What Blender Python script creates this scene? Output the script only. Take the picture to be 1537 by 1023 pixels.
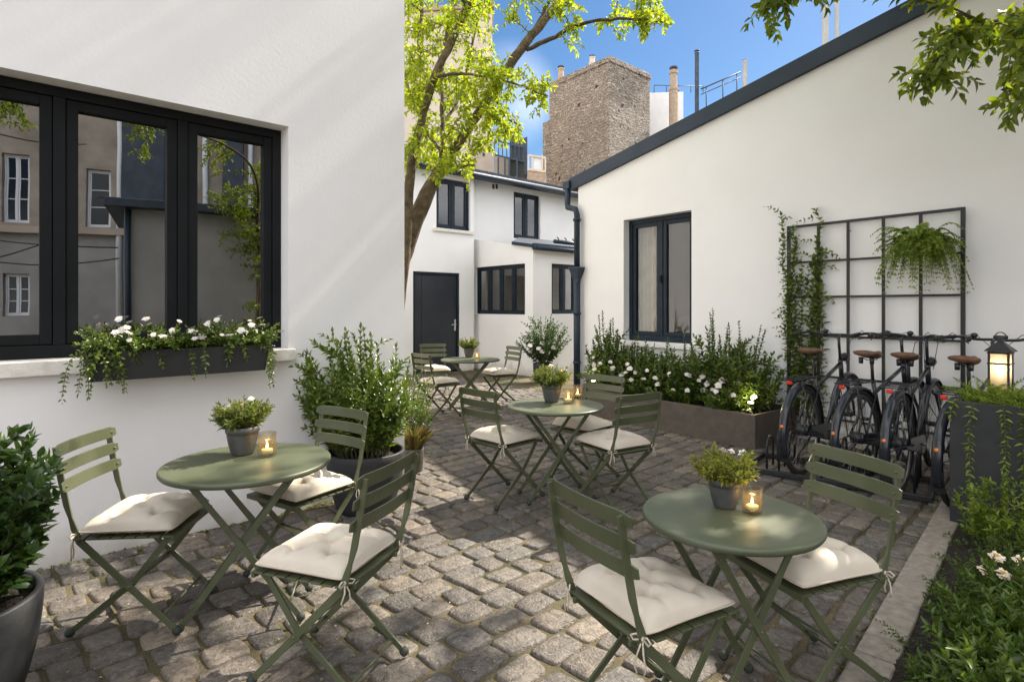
import bpy, bmesh, math, random
import numpy as np
from mathutils import Vector, Matrix
for _o in list(bpy.data.objects): bpy.data.objects.remove(_o)
SC = bpy.context.scene
COL = SC.collection
# ------------------------------------------------------------------ camera, world, sun, exposure
F = 870.0                 # focal length in pixels of the 1537 px wide photograph
CX, HY, EYE = 768.5, 460.0, 1.5
cam_d = bpy.data.cameras.new('camera'); cam = bpy.data.objects.new('camera', cam_d); COL.objects.link(cam)
cam_d.sensor_width = 36; cam_d.lens = F/1537*36; cam_d.shift_y = (HY-511.5)/1537
cam_d.clip_start = .05; cam_d.clip_end = 600
cam.location = (0, 0, EYE); cam.rotation_euler = (math.radians(90), 0, 0)
SC.camera = cam
SUN_AZ, SUN_EL = math.atan2(.768, .640), math.radians(46)
SX, SY = math.sin(SUN_AZ), math.cos(SUN_AZ)
sd = bpy.data.lights.new('sun', 'SUN'); sd.energy = 4.8; sd.angle = math.radians(.7); sd.color = (1, .91, .78)
sun = bpy.data.objects.new('sun', sd); COL.objects.link(sun)
_sv = Vector((SX*math.cos(SUN_EL), SY*math.cos(SUN_EL), math.sin(SUN_EL)))
sun.rotation_euler = _sv.to_track_quat('Z', 'Y').to_euler(); sun.location = _sv*30
W = bpy.data.worlds.new('World'); SC.world = W; W.use_nodes = True
nt = W.node_tree; bg = nt.nodes['Background']
sky = nt.nodes.new('ShaderNodeTexSky'); sky.sky_type = 'NISHITA'; sky.sun_disc = False
sky.sun_elevation = SUN_EL; sky.sun_rotation = SUN_AZ; sky.ozone_density = 1.6; sky.air_density = 1.0; sky.dust_density = .4
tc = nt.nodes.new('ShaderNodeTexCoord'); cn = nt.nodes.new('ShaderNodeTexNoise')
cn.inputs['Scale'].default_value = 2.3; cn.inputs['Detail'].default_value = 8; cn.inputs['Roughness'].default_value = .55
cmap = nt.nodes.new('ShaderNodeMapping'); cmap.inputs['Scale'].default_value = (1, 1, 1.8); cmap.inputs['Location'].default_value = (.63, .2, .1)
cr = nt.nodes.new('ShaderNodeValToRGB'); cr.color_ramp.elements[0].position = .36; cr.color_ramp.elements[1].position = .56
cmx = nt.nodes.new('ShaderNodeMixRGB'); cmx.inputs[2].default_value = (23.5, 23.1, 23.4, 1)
L = nt.links
L.new(tc.outputs['Generated'], cmap.inputs[0]); L.new(cmap.outputs[0], cn.inputs['Vector']); L.new(cn.outputs['Fac'], cr.inputs[0])
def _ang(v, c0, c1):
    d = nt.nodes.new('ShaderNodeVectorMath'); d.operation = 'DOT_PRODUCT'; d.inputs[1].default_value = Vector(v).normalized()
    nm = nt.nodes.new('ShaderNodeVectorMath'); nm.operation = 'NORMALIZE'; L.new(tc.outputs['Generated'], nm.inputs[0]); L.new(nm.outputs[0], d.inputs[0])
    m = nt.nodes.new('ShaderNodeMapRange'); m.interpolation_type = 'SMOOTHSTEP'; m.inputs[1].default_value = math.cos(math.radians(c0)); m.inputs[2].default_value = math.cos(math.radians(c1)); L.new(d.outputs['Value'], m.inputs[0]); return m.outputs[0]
def _math(op, a, b):
    m = nt.nodes.new('ShaderNodeMath'); m.operation = op
    for i, q in enumerate((a, b)):
        if isinstance(q, (int, float)): m.inputs[i].default_value = q
        else: L.new(q, m.inputs[i])
    return m.outputs[0]
# bright cloud added out of view as fill light; clear over the far roofs bar one small cloud
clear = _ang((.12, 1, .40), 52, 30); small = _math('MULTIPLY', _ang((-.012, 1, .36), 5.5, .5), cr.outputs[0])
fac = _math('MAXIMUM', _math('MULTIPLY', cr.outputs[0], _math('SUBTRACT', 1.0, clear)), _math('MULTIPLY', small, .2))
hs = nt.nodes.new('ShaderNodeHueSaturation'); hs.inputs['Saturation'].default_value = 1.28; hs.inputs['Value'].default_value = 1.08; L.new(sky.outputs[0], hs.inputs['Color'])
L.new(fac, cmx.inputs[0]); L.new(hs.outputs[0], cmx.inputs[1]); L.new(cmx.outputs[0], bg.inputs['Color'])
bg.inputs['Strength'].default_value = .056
SC.view_settings.view_transform = 'Standard'; SC.view_settings.look = 'None'; SC.view_settings.gamma = 1
SC.view_settings.exposure = 1.20
SC.cycles.max_bounces = 10; SC.cycles.diffuse_bounces = 6; SC.cycles.transparent_max_bounces = 24
SC.cycles.use_denoising = True
SC.cycles.sample_clamp_indirect = 6.0

# ------------------------------------------------------------------ maths helpers
PI = math.pi
def V(*a): return np.array(a, float)
def unit(v): v = np.asarray(v, float); return v/np.linalg.norm(v)
D1 = unit(V(.745, .667, 0)); N1 = unit(V(.667, -.745, 0))       # left wall: direction and outward normal
D2 = unit(V(-.615, .789, 0)); N2 = unit(V(-.789, -.615, 0))     # right wall
Z = V(0, 0, 1)
CAM = V(0, 0, EYE)
def ray(px, py): return V((px-CX)/F, 1, (HY-py)/F)
def gnd(px, py, z=0.0):
    Y = F*(EYE-z)/(py-HY); return V((px-CX)/F*Y, Y, z)
def at(px, py, Y): return V((px-CX)/F*Y, Y, EYE+(HY-py)/F*Y)
def hit(px, py, p0, n):
    d = ray(px, py); k = np.dot(p0-CAM, n)/np.dot(d, n); return CAM+k*d
class Wall:
    """a vertical plane with coordinates a (along), z (up) and outward normal n"""
    def __init__(s, o, u, n): s.o, s.u, s.n = V(o[0], o[1], 0), u, n
    def p(s, a, z, d=0.0): return s.o+s.u*a+Z*z+s.n*d
    def px(s, px, py, d=0.0):
        q = hit(px, py, s.o+s.n*d, s.n); return float(np.dot(q-s.o, s.u)), float(q[2])
    def ax(s, px, d=0.0): return s.px(px, 400, d)[0]

# ------------------------------------------------------------------ mesh builder
class MB:
    def __init__(s): s.v = []; s.f = []; s.sm = []
    def add(s, vs, fs, smooth=False):
        b = len(s.v); s.v.extend([tuple(float(c) for c in q) for q in vs])
        s.f.extend([tuple(b+i for i in f) for f in fs]); s.sm.extend([smooth]*len(fs)); return s
    def quad(s, a, b, c, d): return s.add([a, b, c, d], [(0, 1, 2, 3)])
    def frame_box(s, o, x, y, z):      # o corner, edge vectors
        o, x, y, z = map(np.asarray, (o, x, y, z))
        vs = [o, o+x, o+x+y, o+y, o+z, o+x+z, o+x+y+z, o+y+z]
        fs = [(0, 3, 2, 1), (4, 5, 6, 7), (0, 1, 5, 4), (1, 2, 6, 5), (2, 3, 7, 6), (3, 0, 4, 7)]
        if np.dot(np.cross(x, y), z) < 0: fs = [f[::-1] for f in fs]
        return s.add(vs, fs)
    def box(s, x0, x1, y0, y1, z0, z1): return s.frame_box(V(x0, y0, z0), V(x1-x0, 0, 0), V(0, y1-y0, 0), V(0, 0, z1-z0))
    def wbox(s, w, a0, a1, z0, z1, d0, d1): return s.frame_box(w.p(a0, z0, d0), w.u*(a1-a0), w.n*(d1-d0), Z*(z1-z0))
    def bar(s, p0, p1, w, t, side):    # rectangular bar; w measured along 'side', t across
        p0, p1 = np.asarray(p0, float), np.asarray(p1, float); d = unit(p1-p0)
        sd_ = np.asarray(side, float); sd_ = unit(sd_-d*np.dot(sd_, d)); up = np.cross(d, sd_)
        return s.frame_box(p0-sd_*w/2-up*t/2, p1-p0, sd_*w, up*t)
    def ribbon(s, pts, ws, t, side):   # flat bar through points with width per point
        pts = [np.asarray(p, float) for p in pts]; n = len(pts); rings = []
        for i, p in enumerate(pts):
            d = unit(pts[min(i+1, n-1)]-pts[max(i-1, 0)]); sdv = np.asarray(side, float); sdv = unit(sdv-d*np.dot(sdv, d)); w = np.cross(d, sdv)
            h = ws[i]/2; rings.append([p+w*h+sdv*t/2, p-w*h+sdv*t/2, p-w*h-sdv*t/2, p+w*h-sdv*t/2])
        vs = [q for r in rings for q in r]; fs = []
        for i in range(n-1):
            for k in range(4):
                a = i*4+k; b = i*4+(k+1) % 4; fs.append((a, b, b+4, a+4))
        fs += [(3, 2, 1, 0), tuple((n-1)*4+k for k in range(4))]
        return s.add(vs, fs)
    def tube(s, pts, r, n=8, closed=False, smooth=True, cap=True):
        pts = [np.asarray(p, float) for p in pts]; m = len(pts)
        rs = [r]*m if np.isscalar(r) else list(r)
        if closed: tan = [unit(pts[(i+1) % m]-pts[i-1]) for i in range(m)]
        else: tan = [unit(pts[min(i+1, m-1)]-pts[max(i-1, 0)]) for i in range(m)]
        t0 = tan[0]; ref = V(0, 0, 1) if abs(t0[2]) < .9 else V(1, 0, 0)
        u = unit(np.cross(t0, ref)); vs = []
        for i in range(m):
            t = tan[i]; u = u-t*np.dot(u, t); u = unit(u); w = np.cross(t, u)
            for k in range(n):
                a = 2*PI*k/n; vs.append(pts[i]+rs[i]*(math.cos(a)*u+math.sin(a)*w))
        fs = []
        for i in range(m if closed else m-1):
            j = (i+1) % m
            for k in range(n): fs.append((i*n+k, i*n+(k+1) % n, j*n+(k+1) % n, j*n+k))
        if cap and not closed: fs += [tuple(range(n))[::-1], tuple((m-1)*n+k for k in range(n))]
        return s.add(vs, fs, smooth)
    def lathe(s, prof, n=32, c=(0, 0, 0), smooth=True, axis=None):
        c = np.asarray(c, float)
        if axis is None: ex, ey, ez = V(1, 0, 0), V(0, 1, 0), V(0, 0, 1)
        else:
            ez = unit(axis); ex = unit(np.cross(ez, V(0, 0, 1) if abs(ez[2]) < .9 else V(1, 0, 0))); ey = np.cross(ez, ex)
        vs = []; fs = []
        for r, z in prof:
            for k in range(n): a = 2*PI*k/n; vs.append(c+ex*r*math.cos(a)+ey*r*math.sin(a)+ez*z)
        for i in range(len(prof)-1):
            for k in range(n): fs.append((i*n+k, i*n+(k+1) % n, (i+1)*n+(k+1) % n, (i+1)*n+k))
        if prof[0][0] > 1e-4: fs.append(tuple(range(n))[::-1])
        if prof[-1][0] > 1e-4: fs.append(tuple((len(prof)-1)*n+k for k in range(n)))
        return s.add(vs, fs, smooth)
    def sphere(s, c, r, n=10, sc=(1, 1, 1)):
        c = np.asarray(c, float); vs = []; fs = []; m = max(4, n//2+1)
        for i in range(m+1):
            th = PI*i/m
            for k in range(n):
                a = 2*PI*k/n; vs.append(c+V(r*sc[0]*math.sin(th)*math.cos(a), r*sc[1]*math.sin(th)*math.sin(a), -r*sc[2]*math.cos(th)))
        for i in range(m):
            for k in range(n): fs.append((i*n+k, i*n+(k+1) % n, (i+1)*n+(k+1) % n, (i+1)*n+k))
        return s.add(vs, fs, True)
    def prism(s, poly, ext):           # poly: list of 3D points, ext: extrusion vector
        n = len(poly); p = [np.asarray(q, float) for q in poly]; e = np.asarray(ext, float)
        vs = p+[q+e for q in p]; fs = [tuple(range(n))[::-1], tuple(range(n, 2*n))]
        for k in range(n): fs.append((k, (k+1) % n, n+(k+1) % n, n+k))
        return s.add(vs, fs)
    def build(s, name, mat, parent=None, off=None, bevel=0, fix=True):
        me = bpy.data.meshes.new(name); v = s.v
        if off is not None: v = [(a-off[0], b-off[1], c-off[2]) for a, b, c in v]
        me.from_pydata(v, [], s.f); me.update()
        me.polygons.foreach_set('use_smooth', s.sm)
        if fix:
            bm = bmesh.new(); bm.from_mesh(me); bmesh.ops.recalc_face_normals(bm, faces=bm.faces); bm.to_mesh(me); bm.free()
        if mat: me.materials.append(mat)
        o = bpy.data.objects.new(name, me); COL.objects.link(o)
        if parent: o.parent = parent
        if bevel:
            m = o.modifiers.new('bevel', 'BEVEL'); m.width = bevel; m.segments = 2; m.limit_method = 'ANGLE'; m.angle_limit = math.radians(40)
            if hasattr(m, 'harden_normals'): m.harden_normals = False
        return o
def thing(name, label, cat, loc=(0, 0, 0), rz=0.0, group=None):
    o = bpy.data.objects.new(name, None); COL.objects.link(o); o.empty_display_size = .1
    o.location = tuple(float(c) for c in loc); o.rotation_euler = (0, 0, rz); tag(o, label, cat, group); return o
def tag(o, label=None, cat=None, group=None, kind=None):
    if label: o['label'] = label
    if cat: o['category'] = cat
    if group: o['group'] = group
    if kind: o['kind'] = kind
    return o
def copy_tree(o, parent=None):
    c = o.copy(); COL.objects.link(c)
    if parent: c.parent = parent
    for ch in o.children: copy_tree(ch, c)
    return c
def dup(root, label, loc, rz, group=None):
    c = copy_tree(root); c.location = tuple(float(q) for q in loc); c.rotation_euler = (0, 0, rz); c['label'] = label
    if group: c['group'] = group
    return c

# ------------------------------------------------------------------ materials
def lin(r, g, b): return tuple(((c/255)/12.92 if c/255 <= .04045 else ((c/255+.055)/1.055)**2.4) for c in (r, g, b))
def newmat(name):
    m = bpy.data.materials.new(name); m.use_nodes = True; return m, m.node_tree, m.node_tree.nodes['Principled BSDF']
def mat(name, c1, c2=None, rough=.5, scale=8.0, bump=0.0, bscale=60.0, metal=0.0, spec=.5, detail=5, contrast=.3, coords='Object', bdist=.02, rvar=0.0):
    m, t, b = newmat(name); c2 = c2 or c1
    tcn = t.nodes.new('ShaderNodeTexCoord')
    n1 = t.nodes.new('ShaderNodeTexNoise'); n1.inputs['Scale'].default_value = scale; n1.inputs['Detail'].default_value = detail
    t.links.new(tcn.outputs[coords], n1.inputs['Vector'])
    r = t.nodes.new('ShaderNodeValToRGB'); r.color_ramp.elements[0].position = .5-contrast/2; r.color_ramp.elements[1].position = .5+contrast/2
    r.color_ramp.elements[0].color = (*c1, 1); r.color_ramp.elements[1].color = (*c2, 1)
    t.links.new(n1.outputs['Fac'], r.inputs[0]); t.links.new(r.outputs[0], b.inputs['Base Color'])
    b.inputs['Roughness'].default_value = rough; b.inputs['Metallic'].default_value = metal; b.inputs['Specular IOR Level'].default_value = spec
    if rvar:
        mr = t.nodes.new('ShaderNodeMapRange'); mr.inputs[3].default_value = rough-rvar; mr.inputs[4].default_value = rough+rvar
        mr.inputs[1].default_value = .3; mr.inputs[2].default_value = .7
        t.links.new(n1.outputs['Fac'], mr.inputs[0]); t.links.new(mr.outputs[0], b.inputs['Roughness'])
    if bump:
        n2 = t.nodes.new('ShaderNodeTexNoise'); n2.inputs['Scale'].default_value = bscale; n2.inputs['Detail'].default_value = 6
        t.links.new(tcn.outputs[coords], n2.inputs['Vector'])
        bp = t.nodes.new('ShaderNodeBump'); bp.inputs['Strength'].default_value = bump; bp.inputs['Distance'].default_value = bdist
        t.links.new(n2.outputs['Fac'], bp.inputs['Height']); t.links.new(bp.outputs[0], b.inputs['Normal'])
    return m
def leafmat(name, cols, rough=.38, trans=.35, tcol=None, spec=.5):
    m, t, b = newmat(name)
    g = t.nodes.new('ShaderNodeNewGeometry'); r = t.nodes.new('ShaderNodeValToRGB'); r.color_ramp.interpolation = 'LINEAR'
    for i, c in enumerate(cols):
        e = r.color_ramp.elements[i] if i < 2 else r.color_ramp.elements.new(.5)
        e.color = (*c, 1)
    for i, e in enumerate(r.color_ramp.elements): pass
    n = len(cols); els = sorted(r.color_ramp.elements, key=lambda e: e.position)
    for i, e in enumerate(els): e.position = i/(n-1); e.color = (*cols[i], 1)
    t.links.new(g.outputs['Random Per Island'], r.inputs[0]); t.links.new(r.outputs[0], b.inputs['Base Color'])
    b.inputs['Roughness'].default_value = rough; b.inputs['Specular IOR Level'].default_value = spec
    tr = t.nodes.new('ShaderNodeBsdfTranslucent'); mx = t.nodes.new('ShaderNodeMixShader'); mx.inputs[0].default_value = trans
    mc = t.nodes.new('ShaderNodeMixRGB'); mc.blend_type = 'MULTIPLY'; mc.inputs[0].default_value = 1; mc.inputs[2].default_value = (*(tcol or (1.5, 1.5, .7)), 1)
    t.links.new(r.outputs[0], mc.inputs[1]); t.links.new(mc.outputs[0], tr.inputs['Color'])
    out = t.nodes['Material Output']
    t.links.new(b.outputs[0], mx.inputs[1]); t.links.new(tr.outputs[0], mx.inputs[2]); t.links.new(mx.outputs[0], out.inputs['Surface'])
    return m
def emitmat(name, col, s):
    m, t, b = newmat(name); b.inputs['Base Color'].default_value = (*col, 1)
    b.inputs['Emission Color'].default_value = (*col, 1); b.inputs['Emission Strength'].default_value = s; return m
def plaster(name, c1, c2, bump=.16):
    m, t, b = newmat(name); tcn = t.nodes.new('ShaderNodeTexCoord')
    big = t.nodes.new('ShaderNodeTexNoise'); big.inputs['Scale'].default_value = .9; big.inputs['Detail'].default_value = 7; big.inputs['Roughness'].default_value = .6
    t.links.new(tcn.outputs['Object'], big.inputs['Vector'])
    r = t.nodes.new('ShaderNodeValToRGB'); r.color_ramp.elements[0].position = .3; r.color_ramp.elements[1].position = .7
    r.color_ramp.elements[0].color = (*c1, 1); r.color_ramp.elements[1].color = (*c2, 1); t.links.new(big.outputs['Fac'], r.inputs[0])
    # splash stains low on the wall
    sep = t.nodes.new('ShaderNodeSeparateXYZ'); geo = t.nodes.new('ShaderNodeNewGeometry'); t.links.new(geo.outputs['Position'], sep.inputs[0])
    st = t.nodes.new('ShaderNodeTexNoise'); st.inputs['Scale'].default_value = 5; st.inputs['Detail'].default_value = 8; t.links.new(tcn.outputs['Object'], st.inputs['Vector'])
    ad = t.nodes.new('ShaderNodeMath'); ad.operation = 'MULTIPLY_ADD'; ad.inputs[1].default_value = .5; t.links.new(st.outputs['Fac'], ad.inputs[0])
    neg = t.nodes.new('ShaderNodeMath'); neg.operation = 'MULTIPLY'; neg.inputs[1].default_value = -1.0; t.links.new(sep.outputs['Z'], neg.inputs[0]); t.links.new(neg.outputs[0], ad.inputs[2])
    mr = t.nodes.new('ShaderNodeMapRange'); mr.inputs[1].default_value = .0; mr.inputs[2].default_value = .34; mr.inputs[3].default_value = 0; mr.inputs[4].default_value = .75
    t.links.new(ad.outputs[0], mr.inputs[0])
    mx = t.nodes.new('ShaderNodeMixRGB'); mx.inputs[2].default_value = (.36, .31, .24, 1); t.links.new(mr.outputs[0], mx.inputs[0]); t.links.new(r.outputs[0], mx.inputs[1])
    t.links.new(mx.outputs[0], b.inputs['Base Color']); b.inputs['Roughness'].default_value = .9; b.inputs['Specular IOR Level'].default_value = .2
    f = t.nodes.new('ShaderNodeTexNoise'); f.inputs['Scale'].default_value = 38; f.inputs['Detail'].default_value = 8; f.inputs['Roughness'].default_value = .65
    t.links.new(tcn.outputs['Object'], f.inputs['Vector'])
    bp = t.nodes.new('ShaderNodeBump'); bp.inputs['Strength'].default_value = bump; bp.inputs['Distance'].default_value = .007
    t.links.new(f.outputs['Fac'], bp.inputs['Height']); t.links.new(bp.outputs[0], b.inputs['Normal'])
    return m
def glassmat(name, refl, tint=(.75, .8, .78), rough=.0, edge=1.0):
    m, t, b = newmat(name); out = t.nodes['Material Output']; t.nodes.remove(b)
    gl = t.nodes.new('ShaderNodeBsdfGlossy'); gl.inputs['Roughness'].default_value = rough; gl.inputs['Color'].default_value = (.95, .97, 1, 1)
    tp = t.nodes.new('ShaderNodeBsdfTransparent'); tp.inputs['Color'].default_value = (*tint, 1)
    fr = t.nodes.new('ShaderNodeLayerWeight'); fr.inputs['Blend'].default_value = .5; pw_ = t.nodes.new('ShaderNodeMath'); pw_.operation = 'POWER'; pw_.inputs[1].default_value = 4
    mr = t.nodes.new('ShaderNodeMapRange'); mr.inputs[1].default_value = 0; mr.inputs[2].default_value = 1; mr.inputs[3].default_value = refl; mr.inputs[4].default_value = edge
    t.links.new(fr.outputs['Facing'], pw_.inputs[0]); t.links.new(pw_.outputs[0], mr.inputs[0]); mx = t.nodes.new('ShaderNodeMixShader'); t.links.new(mr.outputs[0], mx.inputs[0])
    nz = t.nodes.new('ShaderNodeTexNoise'); nz.inputs['Scale'].default_value = 1.1; tcn = t.nodes.new('ShaderNodeTexCoord'); t.links.new(tcn.outputs['Object'], nz.inputs['Vector'])
    bp = t.nodes.new('ShaderNodeBump'); bp.inputs['Strength'].default_value = .05; bp.inputs['Distance'].default_value = .02; t.links.new(nz.outputs['Fac'], bp.inputs['Height']); t.links.new(bp.outputs[0], gl.inputs['Normal'])
    t.links.new(tp.outputs[0], mx.inputs[1]); t.links.new(gl.outputs[0], mx.inputs[2]); t.links.new(mx.outputs[0], out.inputs['Surface'])
    return m
M = {}
M['plaster'] = plaster('white_render', (.765, .75, .745), (.815, .803, .80))
M['plaster_cool'] = plaster('cool_white_render', (.74, .74, .735), (.82, .82, .81))
M['reveal'] = plaster('reveal_render', (.74, .70, .63), (.80, .765, .70), .2)
M['sill'] = mat('pale_sill_stone', (.62, .59, .54), (.72, .69, .63), .8, 20, .2, 120)
M['black_frame'] = mat('black_frame_paint', (.009, .010, .011), (.012, .013, .0145), .62, 4, .03, 200, spec=.14)
M['blue_frame'] = mat('blue_black_paint', (.008, .015, .024), (.012, .022, .034), .5, 4, spec=.22)
M['zinc'] = mat('dark_zinc', (.03, .042, .058), (.05, .066, .088), .55, 5, .1, 30, metal=.15)
M['fascia'] = mat('dark_fascia', (.012, .024, .040), (.018, .032, .052), .5, 3, spec=.35)
M['door'] = mat('dark_door_paint', (.014, .019, .026), (.02, .026, .034), .45, 3)
M['steel'] = mat('brushed_steel', (.55, .55, .53), (.65, .65, .63), .3, 30, metal=1)
M['glass_big'] = glassmat('reflective_glass', .42, (.22, .25, .25))
M['glass'] = glassmat('window_glass', .075, (.8, .82, .8))
M['facade_old'] = mat('old_facade_render', (.25, .205, .16), (.44, .38, .31), .9, 2.2, .4, 14, contrast=.5)
M['grey_render'] = mat('grey_shed_render', (.30, .285, .26), (.40, .38, .35), .9, 1.2, .3, 20)
M['glass_dark'] = glassmat('dark_far_glass', .04, (.05, .06, .06))
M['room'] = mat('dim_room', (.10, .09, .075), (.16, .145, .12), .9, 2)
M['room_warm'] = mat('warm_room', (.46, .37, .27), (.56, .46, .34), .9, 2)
M['curtain'] = mat('curtain_cloth', (.55, .50, .42), (.66, .6, .5), .9, 6, .2, 30)
M['olive'] = mat('olive_paint', (.066, .074, .038), (.088, .098, .052), .42, 6, .04, 250, rvar=.08)
M['olive_top'] = mat('olive_tabletop', (.070, .082, .045), (.088, .10, .058), .46, 5, .02, 200, rvar=.1)
M['cap'] = mat('dark_rubber', (.022, .028, .018), (.03, .036, .024), .7)
M['cushion'] = mat('cream_canvas', (.53, .47, .385), (.62, .56, .47), .92, 3.5, .3, 420, spec=.15, bdist=.004)
M['tie'] = mat('cream_tape', (.48, .42, .33), (.58, .51, .41), .9)
M['pot_black'] = mat('matt_black_fibre', (.018, .019, .021), (.030, .031, .033), .6, 14, .08, 90, rvar=.1, contrast=.5)
M['pot_grey'] = mat('zinc_pot', (.06, .06, .06), (.105, .105, .103), .55, 16, .12, 60, metal=.25, contrast=.4)
M['pot_brown'] = mat('brown_clay', (.05, .042, .034), (.09, .075, .06), .8, 14, .25, 60)
M['soil'] = mat('dark_soil', (.012, .009, .006), (.045, .032, .022), .95, 30, 1.0, 60, bdist=.05)
M['planter'] = mat('dark_planter', (.058, .047, .038), (.10, .083, .067), .6, 9, .3, 40, contrast=.5)
M['tire'] = mat('black_rubber', (.012, .012, .012), (.02, .02, .02), .7)
M['bike'] = mat('black_bike_enamel', (.012, .015, .02), (.018, .022, .03), .22, 3)
M['bikemetal'] = mat('dark_chrome', (.25, .25, .25), (.35, .35, .35), .3, metal=1)
M['leather'] = mat('brown_leather', (.085, .04, .02), (.15, .075, .04), .5, 25, .2, 80)
M['red_lens'] = mat('red_lens', (.6, .03, .015), None, .25)
M['orange_lens'] = mat('orange_lens', (.8, .2, .03), None, .25)
M['bark'] = mat('brown_bark', (.075, .056, .03), (.18, .135, .075), .85, 14, .9, 35, bdist=.03, contrast=.4)
M['twig'] = mat('twig_bark', (.06, .042, .022), (.11, .08, .045), .85, 14)
M['stem'] = mat('green_stem', (.06, .075, .025), (.10, .10, .04), .7)
M['iron'] = mat('black_iron', (.010, .011, .013), (.018, .019, .021), .42, 10, .1, 80)
M['white_petal'] = mat('white_petal', (.74, .68, .62), (.84, .80, .75), .8, 90)
M['cream_petal'] = mat('cream_petal', (.78, .62, .45), (.85, .76, .66), .7, 60)
M['pollen'] = mat('yellow_pollen', (.6, .36, .05), (.7, .45, .1), .8)
M['kerb'] = mat('kerb_stone', (.20, .17, .14), (.34, .30, .25), .85, 22, .6, 45, contrast=.5, bdist=.03)
M['wax'] = mat('candle_wax', (.85, .72, .5), None, .5)
M['flame'] = emitmat('candle_flame', (1, .68, .32), 7)
M['lampglow'] = emitmat('lantern_bulb', (1, .80, .5), 5)
M['leaf_tree'] = leafmat('spring_tree_leaf', [(.18, .26, .02), (.27, .36, .026), (.40, .45, .036), (.13, .21, .016)], .45, .55, (1.6, 1.5, .5))
M['leaf_tree2'] = leafmat('shade_tree_leaf', [(.075, .12, .014), (.14, .20, .02), (.22, .27, .026), (.055, .095, .012)], .42, .45, (1.8, 1.7, .5))
M['leaf_gloss'] = leafmat('glossy_shrub_leaf', [(.06, .105, .015), (.095, .155, .022), (.16, .21, .03), (.045, .08, .014)], .3, .28)
M['leaf_dark'] = leafmat('dark_glossy_leaf', [(.028, .062, .016), (.046, .092, .02), (.07, .125, .026), (.024, .05, .014)], .3, .25)
M['leaf_hedge'] = leafmat('planter_shrub_leaf', [(.045, .085, .012), (.07, .125, .018), (.13, .17, .024), (.035, .065, .011)], .33, .28)
M['leaf_light'] = leafmat('light_herb_leaf', [(.09, .13, .03), (.14, .18, .04), (.20, .22, .05), (.07, .11, .025)], .5, .35)
M['leaf_herb'] = leafmat('yellow_herb_leaf', [(.16, .19, .03), (.24, .26, .04), (.32, .31, .06), (.12, .15, .03)], .5, .4)
M['leaf_fern'] = leafmat('fern_leaf', [(.12, .19, .018), (.18, .26, .026), (.26, .32, .034), (.09, .15, .018)], .42, .35)
M['leaf_bed'] = leafmat('bed_leaf', [(.05, .10, .016), (.078, .14, .02), (.13, .185, .028), (.035, .07, .014)], .38, .3)
M['grass_dry'] = leafmat('dry_grass_blade', [(.14, .14, .03), (.24, .18, .05), (.10, .12, .03), (.2, .12, .05)], .6, .35)
# ------------------------------------------------------------------ plants
def leaf_obj(name, P, D, N, Ls, Wr, material, parent=None, off=None, fold=.18, droop=.12, detail=True):
    P = np.asarray(P, float); D = np.asarray(D, float); N = np.asarray(N, float); Ls = np.asarray(Ls, float)[:, None]
    D = D/np.linalg.norm(D, axis=1, keepdims=True); S = np.cross(D, N); S /= np.linalg.norm(S, axis=1, keepdims=True)+1e-9; U = np.cross(S, D)
    def pt(a, b, c): return P+Ls*(D*a+S*b*Wr+U*c)
    if detail:
        vs = [pt(0, 0, 0), pt(.32, -.5, fold), pt(.70, -.34, fold*.6-droop*.4), pt(1, 0, -droop), pt(.70, .34, fold*.6-droop*.4), pt(.32, .5, fold), pt(.34, 0, 0), pt(.70, 0, -droop*.4)]
        fs = [(0, 6, 1), (0, 5, 6), (6, 7, 2, 1), (6, 5, 4, 7), (7, 3, 2), (7, 4, 3)]
    else:
        vs = [pt(0, 0, 0), pt(.45, -.5, fold), pt(1, 0, -droop), pt(.45, .5, fold)]; fs = [(0, 2, 1), (0, 3, 2)]
    k = len(vs); n = len(P); A = np.stack(vs, 1).reshape(-1, 3)
    if off is not None: A = A-np.asarray(off, float)
    base = (np.arange(n)*k)
    lt = []; li = []
    lens = [len(f) for f in fs]; flat = np.concatenate([np.array(f) for f in fs])
    li = (base[:, None]+flat[None, :]).reshape(-1); lt = np.tile(np.array(lens), n)
    me = bpy.data.meshes.new(name); me.vertices.add(len(A)); me.vertices.foreach_set('co', A.ravel())
    me.loops.add(len(li)); me.loops.foreach_set('vertex_index', li.astype(np.int32))
    me.polygons.add(len(lt)); st = np.concatenate([[0], np.cumsum(lt)[:-1]]); me.polygons.foreach_set('loop_start', st.astype(np.int32))
    try: me.polygons.foreach_set('loop_total', lt.astype(np.int32))
    except Exception: pass
    me.polygons.foreach_set('use_smooth', np.ones(len(lt), bool))
    me.update(calc_edges=True); me.validate()
    me.materials.append(material); o = bpy.data.objects.new(name, me); COL.objects.link(o)
    if parent: o.parent = parent
    return o
class Leaves:
    def __init__(s): s.P = []; s.D = []; s.N = []; s.L = []
    def add(s, p, d, n, l): s.P.append(p); s.D.append(d); s.N.append(n); s.L.append(l)
    def build(s, name, material, parent=None, off=None, Wr=.45, **k): return leaf_obj(name, s.P, s.D, s.N, s.L, Wr, material, parent, off, **k)
def bez(p0, p1, p2, n):
    t = np.linspace(0, 1, n)[:, None]; return (1-t)**2*p0+2*t*(1-t)*p1+t*t*p2
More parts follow.
